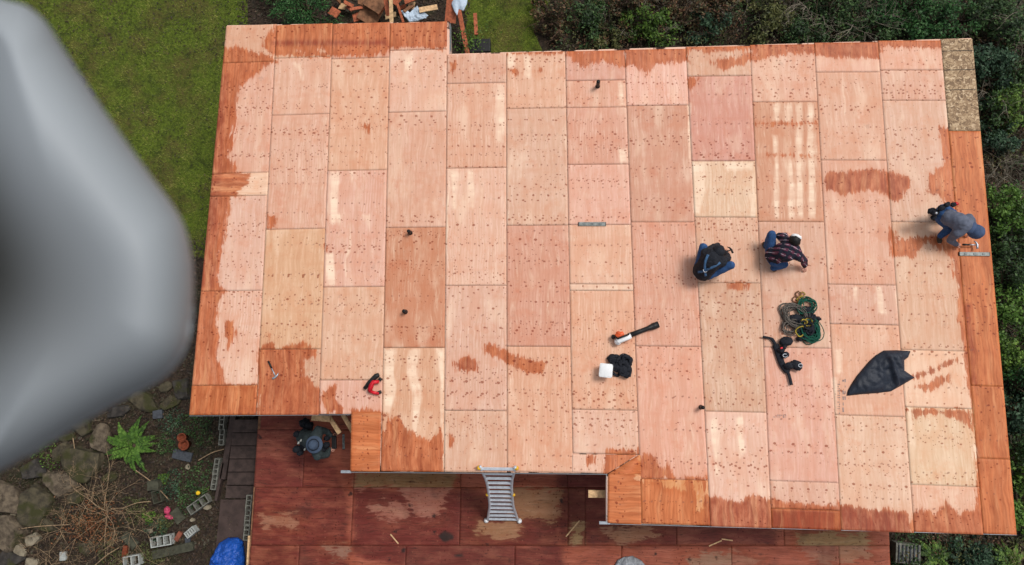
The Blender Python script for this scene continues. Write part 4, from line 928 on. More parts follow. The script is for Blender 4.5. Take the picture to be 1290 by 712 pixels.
bm = bmesh.new(); blob(bm, at(1204, 257, ZR + .5), (.05, .035, .04), amp=.3); obj('red_tool', bmm(bm, 'red_tool', True), M['red'], r3)
bm = bmesh.new(); blob(bm, at(1179.5, 268.5, ZR + .68), (.022, .022, .015)); obj('tape_measure', bmm(bm, 'tape_measure', True), M['metal'], r3)
hammer((1212, 308.5), (1230, 309), ZR + .06, 'short hammer held by the hooded worker')
# worker 4: on the deck in a brimmed hat
F4 = ZD
J = Jd(F4, dict(pel=(384, 551, .85), chest=(393, 555, 1.18), neck=(398, 558, 1.38), head=(397, 560, 1.52), shL=(401, 542, 1.34), shR=(400, 574, 1.32), elL=(411, 543, 1.10), elR=(412, 573, 1.08),
     wrL=(417, 549, 1.02), wrR=(415, 566, 1.02), hipL=(384, 545, .85), hipR=(384, 560, .85), knL=(390, 540, .47), knR=(392, 562, .47), anL=(383, 536, .10), anR=(379, 564, .10), toeL=(391, 535, .05), toeR=(388, 566, .05)))
r4, fold, Mx = person('standing worker in a blue grey brimmed hat and dark green jacket on the lower deck', J, 'greenjacket', 'blackcloth', 'boot',
    {'L': (Vector((.9, -.15, -.1)), UPV, .8), 'R': (Vector((.9, .15, -.1)), UPV, .8)}, head_face=Vector((.8, 0, -.55)), head_up=Vector((.3, 0, .95)))
hc = J['head'] + Vector((-.01, 0, .05)); bm = bmesh.new()
prof = [(.001, .115), (.05, .118), (.085, .10), (.10, .06), (.106, .0), (.13, -.008), (.175, -.02), (.18, -.024), (.13, -.014), (.10, -.008)]
rings = [[bm.verts.new(hc + Vector((r * math.cos(a), r * math.sin(a) , z))) for a in np.linspace(0, 2 * math.pi, 28, endpoint=False)] for r, z in prof]
for a_, b_ in zip(rings[:-1], rings[1:]):
    for i in range(28): bm.faces.new((a_[i], a_[(i + 1) % 28], b_[(i + 1) % 28], b_[i]))
hat_ = obj('hat', bmm(bm, 'hat', True), M['hat'], r4)
bm = bmesh.new(); tube(bm, [hc + Vector((.108 * math.cos(a), .108 * math.sin(a), .015)) for a in np.linspace(0, 6.28, 24)], .014, 6, cap=False); obj('hatband', bmm(bm, 'hatband', True), M['hatband'], hat_)
bm = bmesh.new()
for x, y, z, s in [(384, 533, .8, .12), (390, 536, .9, .09), (374, 547, .95, .08), (374, 566, .9, .09), (378, 570, .85, .08), (412, 552, 1.0, .07), (411, 561, 1.0, .08), (408, 566, .95, .07)]: blob(bm, at(x, y, F4 + z), (s, s * .85, s), .4, amp=.35, seed=x)
obj('tool_pouch', bmm(bm, 'tool_pouch', True), M['blackcloth'], r4)
for x, y in [(376, 558), (379, 555), (384, 566)]:
    bm = bmesh.new(); blob(bm, at(x, y, F4 + 1.22), (.035, .02, .02), 1.0); obj('buckle', bmm(bm, 'buckle', True), M['paleblock'], r4)
box_ = bmesh.new(); box(box_, at(421, 557, F4 + 1.02), (.10, .28, .06), .05, .01); tag(obj('black_box', bmm(box_, 'black_box'), M['black']), 'dark box held between the hands of the worker in the hat', 'box')

# ------------------------------------------------------------------ garden, bottom left
def rock(x, y, wp_, hp, rz, mat, label, zf=.35, seed=0):
    c = at(x, y, .04); s = 1 / 50; bm = bmesh.new()
    r = bmesh.ops.create_icosphere(bm, subdivisions=4, radius=1)
    rnd = random.Random(seed + x * 3 + y); planes = [(Vector((math.cos(a), math.sin(a), rnd.uniform(-.1, .25))).normalized(), rnd.uniform(.55, .85)) for a in [rnd.uniform(0, 6.28) for _ in range(7)]] + [(Vector((rnd.uniform(-.2, .2), rnd.uniform(-.2, .2), 1)).normalized(), .55)]
    for v in bm.verts:
        for n, d in planes:
            e = v.co.dot(n) - d
            if e > 0: v.co -= n * e * .98
        v.co *= 1 + .10 * mnoise.noise(v.co * 2.2 + Vector((x, y, 0))) + .03 * mnoise.noise(v.co * 8 + Vector((x, y, 0)))
    Mx_ = Matrix.Translation(c) @ Matrix.Rotation(rz, 4, 'Z') @ Matrix.Diagonal((wp_ * s * .62, hp * s * .62, min(wp_, hp) * s * zf, 1))
    for v in bm.verts: v.co = Mx_ @ v.co
    return tag(obj('rock', bmm(bm, 'rock', True), M[mat]), label, 'rock')
for a in [(128, 554, 26, 34, .5, 'rock', 'upright tan rock directly left of the big fern'), (76, 607, 44, 30, -.5, 'rock', 'large triangular tan rock above the bare twig bush'),
          (10, 628, 38, 40, .3, 'rock', 'rounded brown rock at the left edge of the picture, upper of two'), (8, 667, 52, 42, -.2, 'rock', 'broad pale brown rock at the left edge of the picture, lower of two'),
          (42, 679, 20, 15, .3, 'rockpale', 'small squarish cream rock right of the broad edge rock'), (25, 694, 18, 13, -.2, 'rockpale', 'small round cream rock below the squarish one'),
          (45, 635, 44, 44, .2, 'rockmoss', 'large mossy boulder between the edge rock and the twig bush'), (40, 592, 34, 24, .3, 'rockdark', 'grey rock just below the blurred drone part'),
          (108, 582, 54, 40, -.6, 'rockmoss', 'wide flat mossy slab left of the fern'), (106, 538, 28, 22, .5, 'rockmoss', 'mossy rock under the drone edge above the tan upright rock'),
          (86, 551, 20, 12, 0, 'rockmoss', 'small olive rock touching the drone outline'), (79, 569, 24, 20, .4, 'rockmoss', 'square olive rock left of the wide mossy slab'),
          (54, 661, 30, 18, -.3, 'rockmoss', 'low mossy rock above the squarish cream rock'), (40, 709, 18, 12, .1, 'rockpale', 'half visible cream rock at the bottom edge'),
          (14, 704, 30, 20, .1, 'rockdark', 'dark rock in the bottom left corner'), (229, 490, 22, 30, .8, 'rockdark', 'dark rock nearest the left roof edge'),
          (208, 487, 18, 12, .5, 'rockmoss', 'mossy rock squeezed under the drone tip'), (182, 505, 40, 20, -.3, 'rockmoss', 'long mossy rock above the fern'),
          (214, 507, 24, 16, .4, 'rockmoss', 'mossy rock right of the long one above the grey paver'), (150, 520, 26, 14, .3, 'rockdark', 'dark low rock above left of the fern'), (96, 628, 22, 14, .4, 'rockmoss', 'mossy rock right of the triangular tan rock'),
          (108, 690, 20, 14, .4, 'rockmoss', 'small mossy rock below the twig bush'), (140, 602, 20, 14, .2, 'rockmoss', 'mossy rock below the fern'),
          (87, 80, 12, 14, .4, 'rockdark', 'upper dark edging stone at the drone outline beside the lawn'), (99, 100, 14, 26, .6, 'rockdark', 'middle dark edging stone at the drone outline beside the lawn'), (113, 118, 12, 14, .6, 'rockdark', 'lower dark edging stone at the drone outline beside the lawn'),
          (262, 640, 10, 6, .3, 'rockpale', 'pale pebble beside the landing'), (243, 655, 6, 5, .3, 'rockpale', 'tiny white pebble left of the landing'), (17, 648, 8, 6, .3, 'rockpale', 'tiny white stone between the two left edge rocks'), (236, 588, 7, 6, 0, 'rockpale', 'small pale stone near the upper block row'), (188, 669, 8, 5, 0, 'rockpale', 'tiny white stone above the pale hollow block')]:
    rock(*a)
def hollow_block(x, y, L, Wd, rz, mat, label, cells=3, z=.0, H=.19, group=None, standing=True):
    c = at(x, y, z + H); bm = bmesh.new(); t = .024; cr, sr = math.cos(rz), math.sin(rz)
    def lb(u, v, su, sv): box(bm, (c.x + u * cr - v * sr, c.y + u * sr + v * cr, z + H / 2), (su, sv, H), rz, .004)
    lb(0, Wd / 2 - t / 2, L, t); lb(0, -Wd / 2 + t / 2, L, t)
    for i in range(cells + 1): lb(-L / 2 + t / 2 + i * (L - t) / cells, 0, t, Wd - 2 * t - .002)
    me = bmm(bm, 'concrete_block'); o = obj('concrete_block', me, M[mat]); o['label'] = label; return tag(o, label, 'concrete block', group)
hollow_block(202, 682, .50, .24, math.radians(10), 'paleblock', 'pale hollow concrete block with three holes below the pink ornament')
hollow_block(249, 636, .54, .22, math.radians(36), 'block', 'grey hollow block lying diagonally beside the landing')
hollow_block(197, 626, .30, .22, math.radians(-72), 'mossblock', 'small mossy block with one hole under the lidded block', 1)
hollow_block(165, 707, .40, .24, math.radians(10), 'paleblock', 'pale hollow block half cut off at the bottom edge', 2)
hollow_block(239, 671, .26, .16, math.radians(40), 'paleblock', 'small pale grille block left of the landing', 4)
for i, (x, y, l) in enumerate([(279, 532, 'upper'), (279, 551, 'lower')]): hollow_block(x, y, .38, .13, math.radians(88), 'block', l + ' of two hollow blocks in the row just below the roof corner', 3)
for i, (x, y, l) in enumerate([(272, 588, 'upper'), (269.5, 607, 'lower')]): hollow_block(x, y, .38, .13, math.radians(84), 'block', l + ' of two hollow blocks edging the middle of the steps', 3)
for x, y, l in [(313, 634, 'top'), (311.5, 653, 'middle'), (310.3, 671, 'bottom')]: hollow_block(x, y, .37, .14, math.radians(87), 'block', l + ' hollow block of the row of three standing against the red deck', 3)
def slab(name, x, y, L, Wd, H, deg, mat, label, cat, z=.0):
    c = at(x, y, z + H); bm = bmesh.new(); box(bm, (c.x, c.y, z + H / 2), (L, Wd, H), math.radians(deg), .008); return tag(obj(name, bmm(bm, name), M[mat]), label, cat)
slab('paver', 229, 574, .48, .22, .07, -12, 'paver', 'grey concrete paver below the terracotta pots', 'paver')
slab('paver', 198, 522, .24, .21, .08, 5, 'paver', 'small square blue grey paver above right of the fern', 'paver')
slab('paver', 192, 612, .28, .22, .22, 5, 'mossblock', 'mossy square cap stone below right of the fern', 'paver')
slab('paver', 223, 650, .34, .24, .08, -50, 'mossblock', 'mossy paver right of the pink ornament', 'paver')
slab('paver', 217, 694, 1.0, .20, .10, 13, 'mossblock', 'long dark kerb slab under the pale hollow block', 'kerb')
slab('paver', 163, 681, .42, .22, .06, -40, 'mossblock', 'dark slab left of the pale hollow block', 'paver')
slab('brick', 224, 676, .22, .11, .08, 60, 'brick', 'brown brick right of the pale hollow block', 'brick')
slab('brick', 156.5, 695, .26, .11, .08, 85, 'terracotta', 'red brick standing left of the pale hollow block', 'brick')
slab('white_block', 78.5, 701, .15, .20, .08, 5, 'paleblock', 'small white block below the twig bush', 'block')
slab('brick', 236, 683, .2, .12, .06, 100, 'paver', 'grey half brick below the small grille block', 'brick')
slab('timber_edging', 287, 562, 1.55, .14, .16, 83, 'steps', 'long timber edging along the upper steps', 'timber')
slab('timber_edging', 276, 607, .9, .07, .16, 82, 'steps', 'narrow timber edging beside the lower steps', 'timber')
slab('pale_board', 314, 700, .85, .12, .05, 90, 'lumber', 'pale board standing on end against the deck beside the blue tarp', 'board', z=.6)
# steps and landing
st = empty('garden_steps', at(303, 580, 0), 'dark wet timber steps running down beside the deck', 'steps')
for i, y in enumerate([529, 545.5, 562, 578.5, 595, 612]):
    z = .5 - i * .08; q = [at(x_, y_, z) for x_, y_ in [(295 - i * 1.9, y), (326 - i * 1.0, y), (324 - i * 1.0, y + 15.8), (293 - i * 1.9, y + 15.8)]]
    obj('tread', prism(q, z - .14, z, 'tread'), M['steps'], st)
q = [at(x_, y_, .05) for x_, y_ in [(278, 629.5), (318, 629.5), (316, 790), (262, 790)]]
tag(obj('landing', prism(q, -.05, .05, 'landing'), M['landing']), kind='structure')
# pots, ornament, flower
for x, y, r, l in [(232, 551, .10, 'upper terracotta pot beside the roof corner'), (234.5, 560, .12, 'lower terracotta pot lying on its side below the other pot')]:
    c = at(x, y, .1); bm = bmesh.new(); prof = [(.7, 0), (.95, .18), (1.08, .19), (1.08, .23), (.9, .23), (.85, .12), (.3, .1)]
    rg = [[bm.verts.new(Vector((c.x, c.y, 0)) + Vector((r * q_ * math.cos(a), r * q_ * math.sin(a), h_))) for a in np.linspace(0, 2 * math.pi, 20, endpoint=False)] for q_, h_ in prof]
    for a_, b_ in zip(rg[:-1], rg[1:]):
        for i in range(20): bm.faces.new((a_[i], a_[(i + 1) % 20], b_[(i + 1) % 20], b_[i]))
    bm.faces.new(rg[0][::-1]); bm.faces.new(rg[-1]); tag(obj('terracotta_pot', bmm(bm, 'pot', True), M['terracotta']), l, 'pot')
c = at(211, 646, .1); bm = bmesh.new(); blob(bm, (c.x, c.y + .06, .12), (.07, .09, .06), amp=.4); blob(bm, (c.x + .03, c.y - .10, .08), (.11, .05, .06), -.3, amp=.15); tube(bm, [(c.x, c.y + .06, .12), (c.x + .02, c.y - .1, .06)], .035, 8)
tag(obj('pink_ornament', bmm(bm, 'pink_ornament', True), M['pink']), 'bright pink plastic garden ornament among the weeds', 'ornament')
fl_ = empty('yellow_flower', at(250, 621, 0), 'small yellow flower left of the lower steps', 'flower'); c = at(250, 621, .1)
bm = bmesh.new(); blob(bm, (c.x, c.y, .12), (.05, .05, .03), amp=.4); obj('petals', bmm(bm, 'petals', True), M['gold'], fl_)
bm = bmesh.new(); tube(bm, [(c.x, c.y, .0), (c.x, c.y, .12)], .006, 5); tube(bm, [(c.x, c.y, .03), (c.x + .25, c.y + .12, .10)], .010, 5); obj('flower_stem', bmm(bm, 'flower_stem'), M['leaf_fern'], fl_)

# fern
def fern(x, y, Rm, label, n=22, z=.0, h=.35, seed=0, mat='leaf_fern'):
    rnd = np.random.default_rng(seed + int(x)); c = at(x, y, z + .2); c = Vector((c.x, c.y, z)); V = []; F = []
    def leafq(a, b, w_):
        d = b - a; s = np.cross(d, [0, 0, 1.0]); nn = np.linalg.norm(s); s = s / nn * w_ if nn > 1e-6 else np.array([w_, 0, 0]); i = len(V)
        V.extend([a, a + d * .4 + s, b, a + d * .4 - s]); F.append((i, i + 1, i + 2, i + 3))
    cc = np.array(c)
    for i in range(n):
        a = i / n * 2 * math.pi * 2.6 + rnd.uniform(-.3, .3); L = Rm * rnd.uniform(.62, 1.15); hh = h * rnd.uniform(.7, 1.3)
        d = np.array([math.cos(a), math.sin(a), 0]); sd = np.array([-d[1], d[0], 0]); bend = rnd.uniform(-.15, .15)
        m = int(L / .03); pp = None
        for j in range(1, m + 1):
            t = j / m; p = cc + d * L * t + sd * bend * L * t * t + np.array([0, 0, hh * (1.9 * t - 1.75 * t * t) * 1.1 + .02])
            w_ = .085 * Rm / .6 * math.sin(math.pi * (t ** .7) * .93 + .12)
            for s_ in (-1, 1):
                tip = p + sd * s_ * w_ + d * w_ * .45 + np.array([0, 0, rnd.uniform(-.03, .01)]); leafq(p, tip, .026)
            pp = p
    r0 = empty('fern', tuple(c), label, 'fern'); o = obj('fronds', npmesh('fronds', V, F), M[mat], r0)
    bm = bmesh.new(); blob(bm, (c.x, c.y, z + .03), (.06, .06, .06), amp=.3); obj('root_crown', bmm(bm, 'root_crown'), M['stem'], r0)
fern(165, 562, .66, 'large bright green fern among the rocks below the drone part', 24)
fern(1178, 700, .42, 'bright green fern just below the bottom right eave', 20, seed=3, mat='leaf_bright')
fern(1272, 706, .42, 'bright fern in the bottom right corner', 18, seed=4, mat='leaf_bright')
fern(1212, 706, .32, 'darker small fern between the two bright ferns at bottom right', 16, seed=5, mat='leaf_blue')

# weeds
def weed(x, y, R, label, mat, n=260, h=.12, leaf=.05):
    c = at(x, y, .05); a = RNG.uniform(0, 6.28, n); r = R * np.sqrt(RNG.random(n)) * (1 + .3 * np.sin(a * 3 + x)); C = np.stack([c.x + r * np.cos(a), c.y + r * np.sin(a), RNG.uniform(.02, h, n)], 1)
    tag(leaves('weed_clump', C, leaf, M[mat]), label, 'weeds', kind='stuff')
for a in [(218, 533, .32, 'blue green weeds right of the small square paver', 'leaf_blue'), (250, 535, .45, 'dark ivy patch under the roof corner', 'leaf_dark', 600), (207, 602, .12, 'yellow green moss tuft below the fern', 'leaf_bright', 150),
          (212, 612, .35, 'green weeds around the diagonal stick', 'leaf_blue', 420), (188, 651, .14, 'bright moss tuft left of the pink ornament', 'leaf_bright', 160), (208, 658, .2, 'yellow moss patch below the pink ornament', 'leaf_olive', 260),
          (200, 668, .3, 'low green weeds above the pale hollow block', 'leaf_blue', 300), (250, 600, .4, 'sparse weeds between paver and steps', 'leaf_dark', 300), (60, 575, .35, 'weeds at the edge of the drone outline', 'leaf_bright', 200),
          (240, 625, .35, 'dark green weeds beside the diagonal hollow block', 'leaf_dark', 400), (140, 705, .4, 'mossy weeds at the bottom edge', 'leaf_olive', 400), (210, 560, .25, 'weeds left of the terracotta pots', 'leaf_dark', 250), (170, 640, .3, 'low weeds inside the twig bush', 'leaf_olive', 300),
          (190, 700, .3, 'olive moss patch left of the kerb slab', 'leaf_olive', 300)]:
    weed(*a)
c0 = at(125, 660, .1); P = RNG.normal(size=(900, 3)) * (.35, .3, .05) + np.array([c0.x - .2, c0.y, .1])
tag(leaves('dead_leaves', P, .05, M['rust_twigs'], up=.3), 'rust brown dead leaves under the bare twig bush', 'leaves', kind='stuff')

# litter lying over the rocks
P = RNG.uniform((-20, 480), (235, 720), (9000, 2)); C = atn(P, .22); C[:, 2] = RNG.uniform(.06, .30, len(C)); keep = np.array([mnoise.noise(Vector((a[0] / 22, a[1] / 22, 7))) > .05 for a in P])
tag(leaves('twig_litter', C[keep], .045, M['litter'], up=.8, aspect=3.5), 'dry twigs and leaf scraps lying over the rocks and weeds', 'leaf litter', kind='stuff')
# bare twig bushes
def twigs(x, y, R, n, label, mat='twig', h=.6, seed=0, r=.008, parent=None, name='bare_bush', cat='bare bush', depth=3):
    rnd = random.Random(seed + x); c = at(x, y, .1); base = Vector((c.x, c.y, 0)); bm = bmesh.new()
    def grow(p, d, L, rr, dep):
        pts = [p]; q = p.copy(); dd = d.copy()
        for i in range(5):
            dd = (dd + Vector((rnd.uniform(-.25, .25), rnd.uniform(-.25, .25), rnd.uniform(-.22, .18)))).normalized(); q = q + dd * L / 5; q.z = max(q.z, .03); pts.append(q.copy())
        tube(bm, pts, [rr * (1 - .13 * i) for i in range(6)], 4, cap=False)
        if dep:
            for i in range(rnd.choice((2, 3, 3))):
                j = rnd.randint(1, 5); nd = (dd + Vector((rnd.uniform(-1, 1), rnd.uniform(-1, 1), rnd.uniform(-.3, .4)))).normalized(); grow(pts[j], nd, L * rnd.uniform(.4, .65), rr * .62, dep - 1)
    for i in range(n):
        a = i / n * 6.28 + rnd.uniform(-.3, .3); grow(base + Vector((rnd.uniform(-.1, .1), rnd.uniform(-.1, .1), .05)), Vector((math.cos(a), math.sin(a), h * rnd.uniform(.2, 1))).normalized(), R * rnd.uniform(.5, 1), r * rnd.uniform(.7, 1.3), depth)
    o = obj(name, bmm(bm, name), M[mat], parent); 
    if parent is None: tag(o, label, cat)
    return o
twigs(132, 646, 1.25, 13, 'bare twiggy bush spreading over the rocks at bottom left', h=.5, seed=1, r=.009)
twigs(78, 668, .9, 10, 'low bare twigs over the mossy boulder and cream rocks', h=.4, seed=21, r=.006)
twigs(168, 672, .8, 10, 'thin bare twigs left of the pale hollow block', h=.4, seed=22, r=.006)
twigs(112, 624, .9, 12, 'thin bare twigs above the rusty leaves and below the wide slab', h=.4, seed=23, r=.006)
twigs(60, 706, .7, 8, 'thin bare twigs at the bottom edge beside the white block', h=.4, seed=24, r=.006)
for a, b, l in [((0, 671), (88, 661), 'long thin fallen stick crossing the left edge rocks'), ((170, 592), (213, 630), 'straight pale stick running from the fern to the weeds'), ((250, 580), (282, 566), 'thin stick lying beside the upper steps'), ((155, 640), (190, 632), 'pale cane below the mossy cap stone'), ((92, 552), (98, 610), 'thin brown cane left of the fern'), ((120, 712), (150, 690), 'thin cane at the bottom edge')]:
    A, B = at(*a, .16), at(*b, .12); bm = bmesh.new(); mid = (A + B) / 2 + Vector((.03, .05, .03)); tube(bm, spline([A, mid, B], 5), [.012] * 11, 5); tag(obj('stick', bmm(bm, 'stick'), M['twig']), l, 'stick')

# ------------------------------------------------------------------ shrubs above and right
def shrub(x, y, R, H, mat, label, n=2600, leaf=.07, name='shrub', cat='shrub', sq=1.0):
    c = at(x, y, H * .6); base = Vector((c.x, c.y, 0)); r0 = empty(name, base, label, cat)
    # several lobes, leaves clumped on their shells
    NL = 20; lobes = []
    for _ in range(NL):
        a_ = RNG.uniform(0, 6.28); rr_ = R * RNG.uniform(.1, .95); lobes.append((rr_ * math.cos(a_), rr_ * math.sin(a_) * sq, H * RNG.uniform(.2, .95) * (1 - .5 * rr_ / R), RNG.uniform(.12, .34) * R))
    C = []
    for lx, ly, lz, lr in lobes:
        m = int(n / NL * (lr / (.23 * R)) ** 1.6); v = RNG.normal(size=(m, 3)); v /= np.linalg.norm(v, axis=1)[:, None]; rr = lr * RNG.uniform(.15, 1.25, m) ** .7
        cl = np.array([mnoise.noise(Vector(q * 2.4 + lx * 9)) for q in v]); rr *= 1 + .8 * cl
        p = v * rr[:, None] * np.array([1, 1, .8]) + np.array([lx, ly, lz]); C.append(p[cl > -.3])
    C = np.concatenate(C); C[:, 2] = np.maximum(C[:, 2], .03); C += np.array([base.x, base.y, 0])
    leaves('foliage', C, leaf, M[mat], r0, up=.35, aspect=1.8)
    bm = bmesh.new(); rnd = random.Random(int(x * 7 + y))
    for lx, ly, lz, lr in lobes: tube(bm, spline([base, base + Vector((lx * .4, ly * .4, lz * .55)), base + Vector((lx * 1.1, ly * 1.1, lz + .05))], 4), [.03 - .0025 * i for i in range(9)], 5)
    obj('stems', bmm(bm, 'stems'), M['stem'], r0)
    return r0
SH_ = [
 (372, -6, .95, 1.7, 'leaf_hedge', 'dense dark green conifer shrub above the upper left roof section', 5200, .05),
 (342, -22, .5, .9, 'leaf_dark', 'small dark shrub left of the conifer shrub at the top edge', 1200, .05),
 (700, 12, .6, .8, 'leaf_mixed', 'brown green bramble clump right of the small lawn', 1700),
 (742, 24, .65, .8, 'leaf_dark', 'low dark bush hugging the top eave left of the grassy tuft', 1800),
 (772, 40, .45, .5, 'leaf_olive', 'olive grassy tuft touching the top eave', 1500, .06),
 (790, -2, .7, 1.0, 'leaf_mixed', 'reddish bramble clump at the top edge above the olive tuft', 2000),
 (822, 22, .65, 1.0, 'leaf_bright', 'bright leafy bush at the top eave left of the dark soil gap', 1900),
 (858, 4, .8, 1.1, 'leaf_mixed', 'tangled reddish bramble right of the bright bush at the top', 2400),
 (893, 26, .55, .8, 'leaf_blue', 'blue green bush just left of the dark soil gap', 1500),
 (915, -8, .7, 1.1, 'leaf_mixed', 'bramble above the dark soil gap at the top edge', 2000),
 (975, 10, .75, 1.1, 'leaf_olive', 'olive shrub right of the dark soil gap', 2300),
 (1008, 36, .6, .9, 'leaf_dark', 'dark shrub behind the left bare branches at the top', 1700),
 (1050, 4, .8, 1.1, 'leaf_dark', 'dark shrub behind the main bare branches at the top', 2300),
 (1100, 26, .75, 1.1, 'leaf_dark', 'dark shrub right of the bare branches near the top eave', 2200),
 (1150, 0, .9, 1.4, 'leaf_hedge', 'dense evergreen shrub at the top edge above the strand board', 2800),
 (1192, 22, .8, 1.2, 'leaf_hedge', 'dense evergreen shrub next to the upper right roof corner', 2600),
 (1240, 8, .8, 1.2, 'leaf_dark', 'very dark shrub beyond the upper right roof corner', 2400),
 (1285, 40, .8, 1.2, 'leaf_dark', 'very dark shrub at the right edge level with the top eave', 2200),
 (1252, 84, .7, 1.2, 'leaf_blue', 'blue green shrub right of the strand board', 2600),
 (1290, 92, .6, 1.0, 'leaf_dark', 'dark shrub at the right edge behind the blue green one', 1700),
 (1280, 126, .6, 1.2, 'leaf_bright', 'bright yellow green shrub at the right edge level with the strand board', 2100),
 (1250, 140, .6, .9, 'leaf_dark', 'dark low shrub under the end of the strand board', 1900),
 (1262, 172, .5, .9, 'leaf_blue', 'blue green shrub above the grey bare twigs on the right', 1700),
 (1272, 262, .65, 1.2, 'leaf_fern', 'bright green shrub right of the hooded worker', 2500),
 (1292, 300, .6, 1.0, 'leaf_dark', 'dark shrub at the right edge level with the spirit level', 1700),
 (1272, 322, .7, 1.0, 'leaf_dark', 'dark shadowy shrub below the bright one on the right', 2000),
 (1284, 356, .7, 1.1, 'leaf_dark', 'dark shrub halfway down the right edge', 2100),
 (1278, 396, .75, 1.4, 'leaf_fern', 'bright green shrub halfway down the right roof edge', 3000),
 (1285, 440, .7, 1.3, 'leaf_bright', 'lower bright green shrub on the right level with the black sheet', 2800),
 (1290, 482, .6, 1.0, 'leaf_hedge', 'dark green shrub on the right below the bright pair', 2000),
 (1294, 524, .6, 1.0, 'leaf_blue', 'blue green shrub on the right above the lower right corner', 1900),
 (1300, 566, .6, 1.0, 'leaf_dark', 'dark shrub on the right near the lower right corner', 1900),
 (1298, 610, .6, 1.1, 'leaf_bright', 'bright shrub at the right edge beside the lower corner', 2200),
 (1296, 655, .6, .9, 'leaf_fern', 'bright low shrub just right of the lower right roof corner', 1900),
 (1235, 706, .6, .5, 'leaf_blue', 'low blue green plants under the lower right eave', 1400),
 (1150, 718, .4, .4, 'leaf_dark', 'small dark plant below the slatted block at bottom right', 800),
]
for a in SH_: shrub(*a)
# loose undergrowth between the shrubs
UG = [[(690, -50), (1330, -50), (1330, 740), (1130, 740), (1130, 668), (1225, 668), (1180, 60), (690, 74)]]
P = RNG.uniform((690, -50), (1330, 740), (170000, 2)); P = P[in_polys(P, UG)]
nz = np.array([mnoise.noise(Vector((a[0] / 30, a[1] / 30, 1))) for a in P]); nz2 = np.array([mnoise.noise(Vector((a[0] / 45, a[1] / 45, 9))) for a in P])
for m_, cond, nm_, lb in [('leaf_olive', (nz > .02) & (nz2 > 0), 'olive', 'loose olive undergrowth between the shrubs'), ('leaf_mixed', (nz < -.02) & (nz2 > -.1), 'brown', 'loose brown green bramble leaves between the shrubs'), ('leaf_dark', (nz2 < 0) & (nz > -.1), 'dark', 'loose dark green undergrowth between the shrubs')]:
    Q = P[cond & (RNG.random(len(P)) < .55)]; C = atn(Q, .25); C[:, 2] = RNG.uniform(.04, .40, len(C))
    tag(leaves('undergrowth', C, .06, M[m_], up=.4, aspect=2.2), lb, 'undergrowth', kind='stuff')
for a in [(1035, 20, 1.3, 8, 'pale bare branches arching over the shrubs at the top', 2), (1075, 12, 1.0, 6, 'grey bare branches right of the arching ones at the top', 3), (1275, 30, 1.2, 7, 'bare branches in the upper right corner', 4), (985, 30, .8, 5, 'thin bare branches left of the arching ones at the top', 9)]:
    twigs(a[0], a[1], a[2], a[3], a[4], 'greytwig', h=1.3, seed=a[5], r=.016)
for a in [(1262, 205, .9, 12, 'thicket of grey bare twigs on the right above the hooded worker', 5), (1280, 232, .8, 10, 'lower thicket of grey bare twigs beside the hooded worker', 6), (860, 14, .8, 8, 'thin reddish bramble canes at the top', 7), (760, 4, .7, 7, 'bramble canes at the top edge above the olive tuft', 8), (1285, 540, .7, 6, 'few bare canes at the right edge near the lower corner', 10), (1284, 340, .7, 6, 'bare canes at the right edge between dark shrubs', 11)]:
    twigs(a[0], a[1], a[2], a[3], a[4], 'greytwig', h=.9, seed=a[5], r=.008)
for i, (x, y) in enumerate([(705, 30), (800, 30), (835, -5), (880, 8), (940, -6), (1000, 12), (1025, -8), (1060, 34), (1120, 6), (1170, 34), (1215, 24), (1262, 62), (1290, 150), (1256, 118)]):
    near = ['right of the small lawn', 'above the grassy tuft', 'right of the first bramble', 'over the bright bush', 'above the soil gap', 'beside the olive shrub', 'at the far top edge, middle right', 'close to the top eave, middle right', 'before the evergreen', 'near the strand board', 'by the upper right corner', 'below the upper right corner', 'at the right edge', 'by the strand board end'][i]
    twigs(x, y, 1.05, 8, 'fine bare canes rising ' + near, 'greytwig' if i % 3 else 'twigdark', h=1.3, seed=40 + i, r=.011, depth=3)
# slatted block at bottom right
gb = empty('vent_grille', at(1146, 697, 0), 'grey slatted block standing on dark soil below the right eave', 'grille'); c = at(1146, 699, .3)
bm = bmesh.new(); box(bm, (c.x, c.y, .12), (.52, .42, .24), math.radians(-6), .01); obj('block_body', bmm(bm, 'block_body'), M['block'], gb)
bm = bmesh.new()
for i in range(6): box(bm, (c.x - .2 + i * .08, c.y + .01, .25), (.025, .36, .03), math.radians(-6), .004)
obj('slats', bmm(bm, 'slats'), M['paver'], gb)

# ------------------------------------------------------------------ lumber pile above the roof
def plank(a, b, wd, th, z0, z1, mat, label, name='plank', cat='plank', group=None):
    A, B = at(*a, z0), at(*b, z1); d = B - A; bm = bmesh.new()
    q = d.to_track_quat('X', 'Z').to_matrix().to_4x4(); box(bm, (A + B) / 2, (d.length, wd, th), rot=q, bev=.003); return tag(obj(name, bmm(bm, name), M[mat]), label, cat, group)
plank((492, -14), (493.5, 34), .09, .04, 1.1, .9, 'lumber', 'long pale stud standing out of the scrap heap')
plank((484, -10), (489, 20), .10, .03, .9, .7, 'redwood', 'reddish board left of the long pale stud')
plank((497, -6), (508, 28), .06, .03, .8, .5, 'redwood', 'thin reddish strip leaning right of the pale stud')
plank((528, 13), (551, 9), .14, .03, .5, .45, 'lumber', 'short pale offcut lying on the blue wrap')
plank((455, 10), (478, 24), .55, .02, .45, .25, 'oldwood', 'wide brown plywood scrap in the middle of the heap')
plank((462, -6), (484, 8), .5, .02, .6, .5, 'oldwood', 'upper brown plywood scrap in the heap')
plank((441, 12), (457, 9), .08, .02, .5, .5, 'redwood', 'thin red lath crossing the left of the heap')
plank((509, 0), (524, -6), .25, .03, .45, .5, 'redwood', 'red board end at the top edge above the blue wrap')
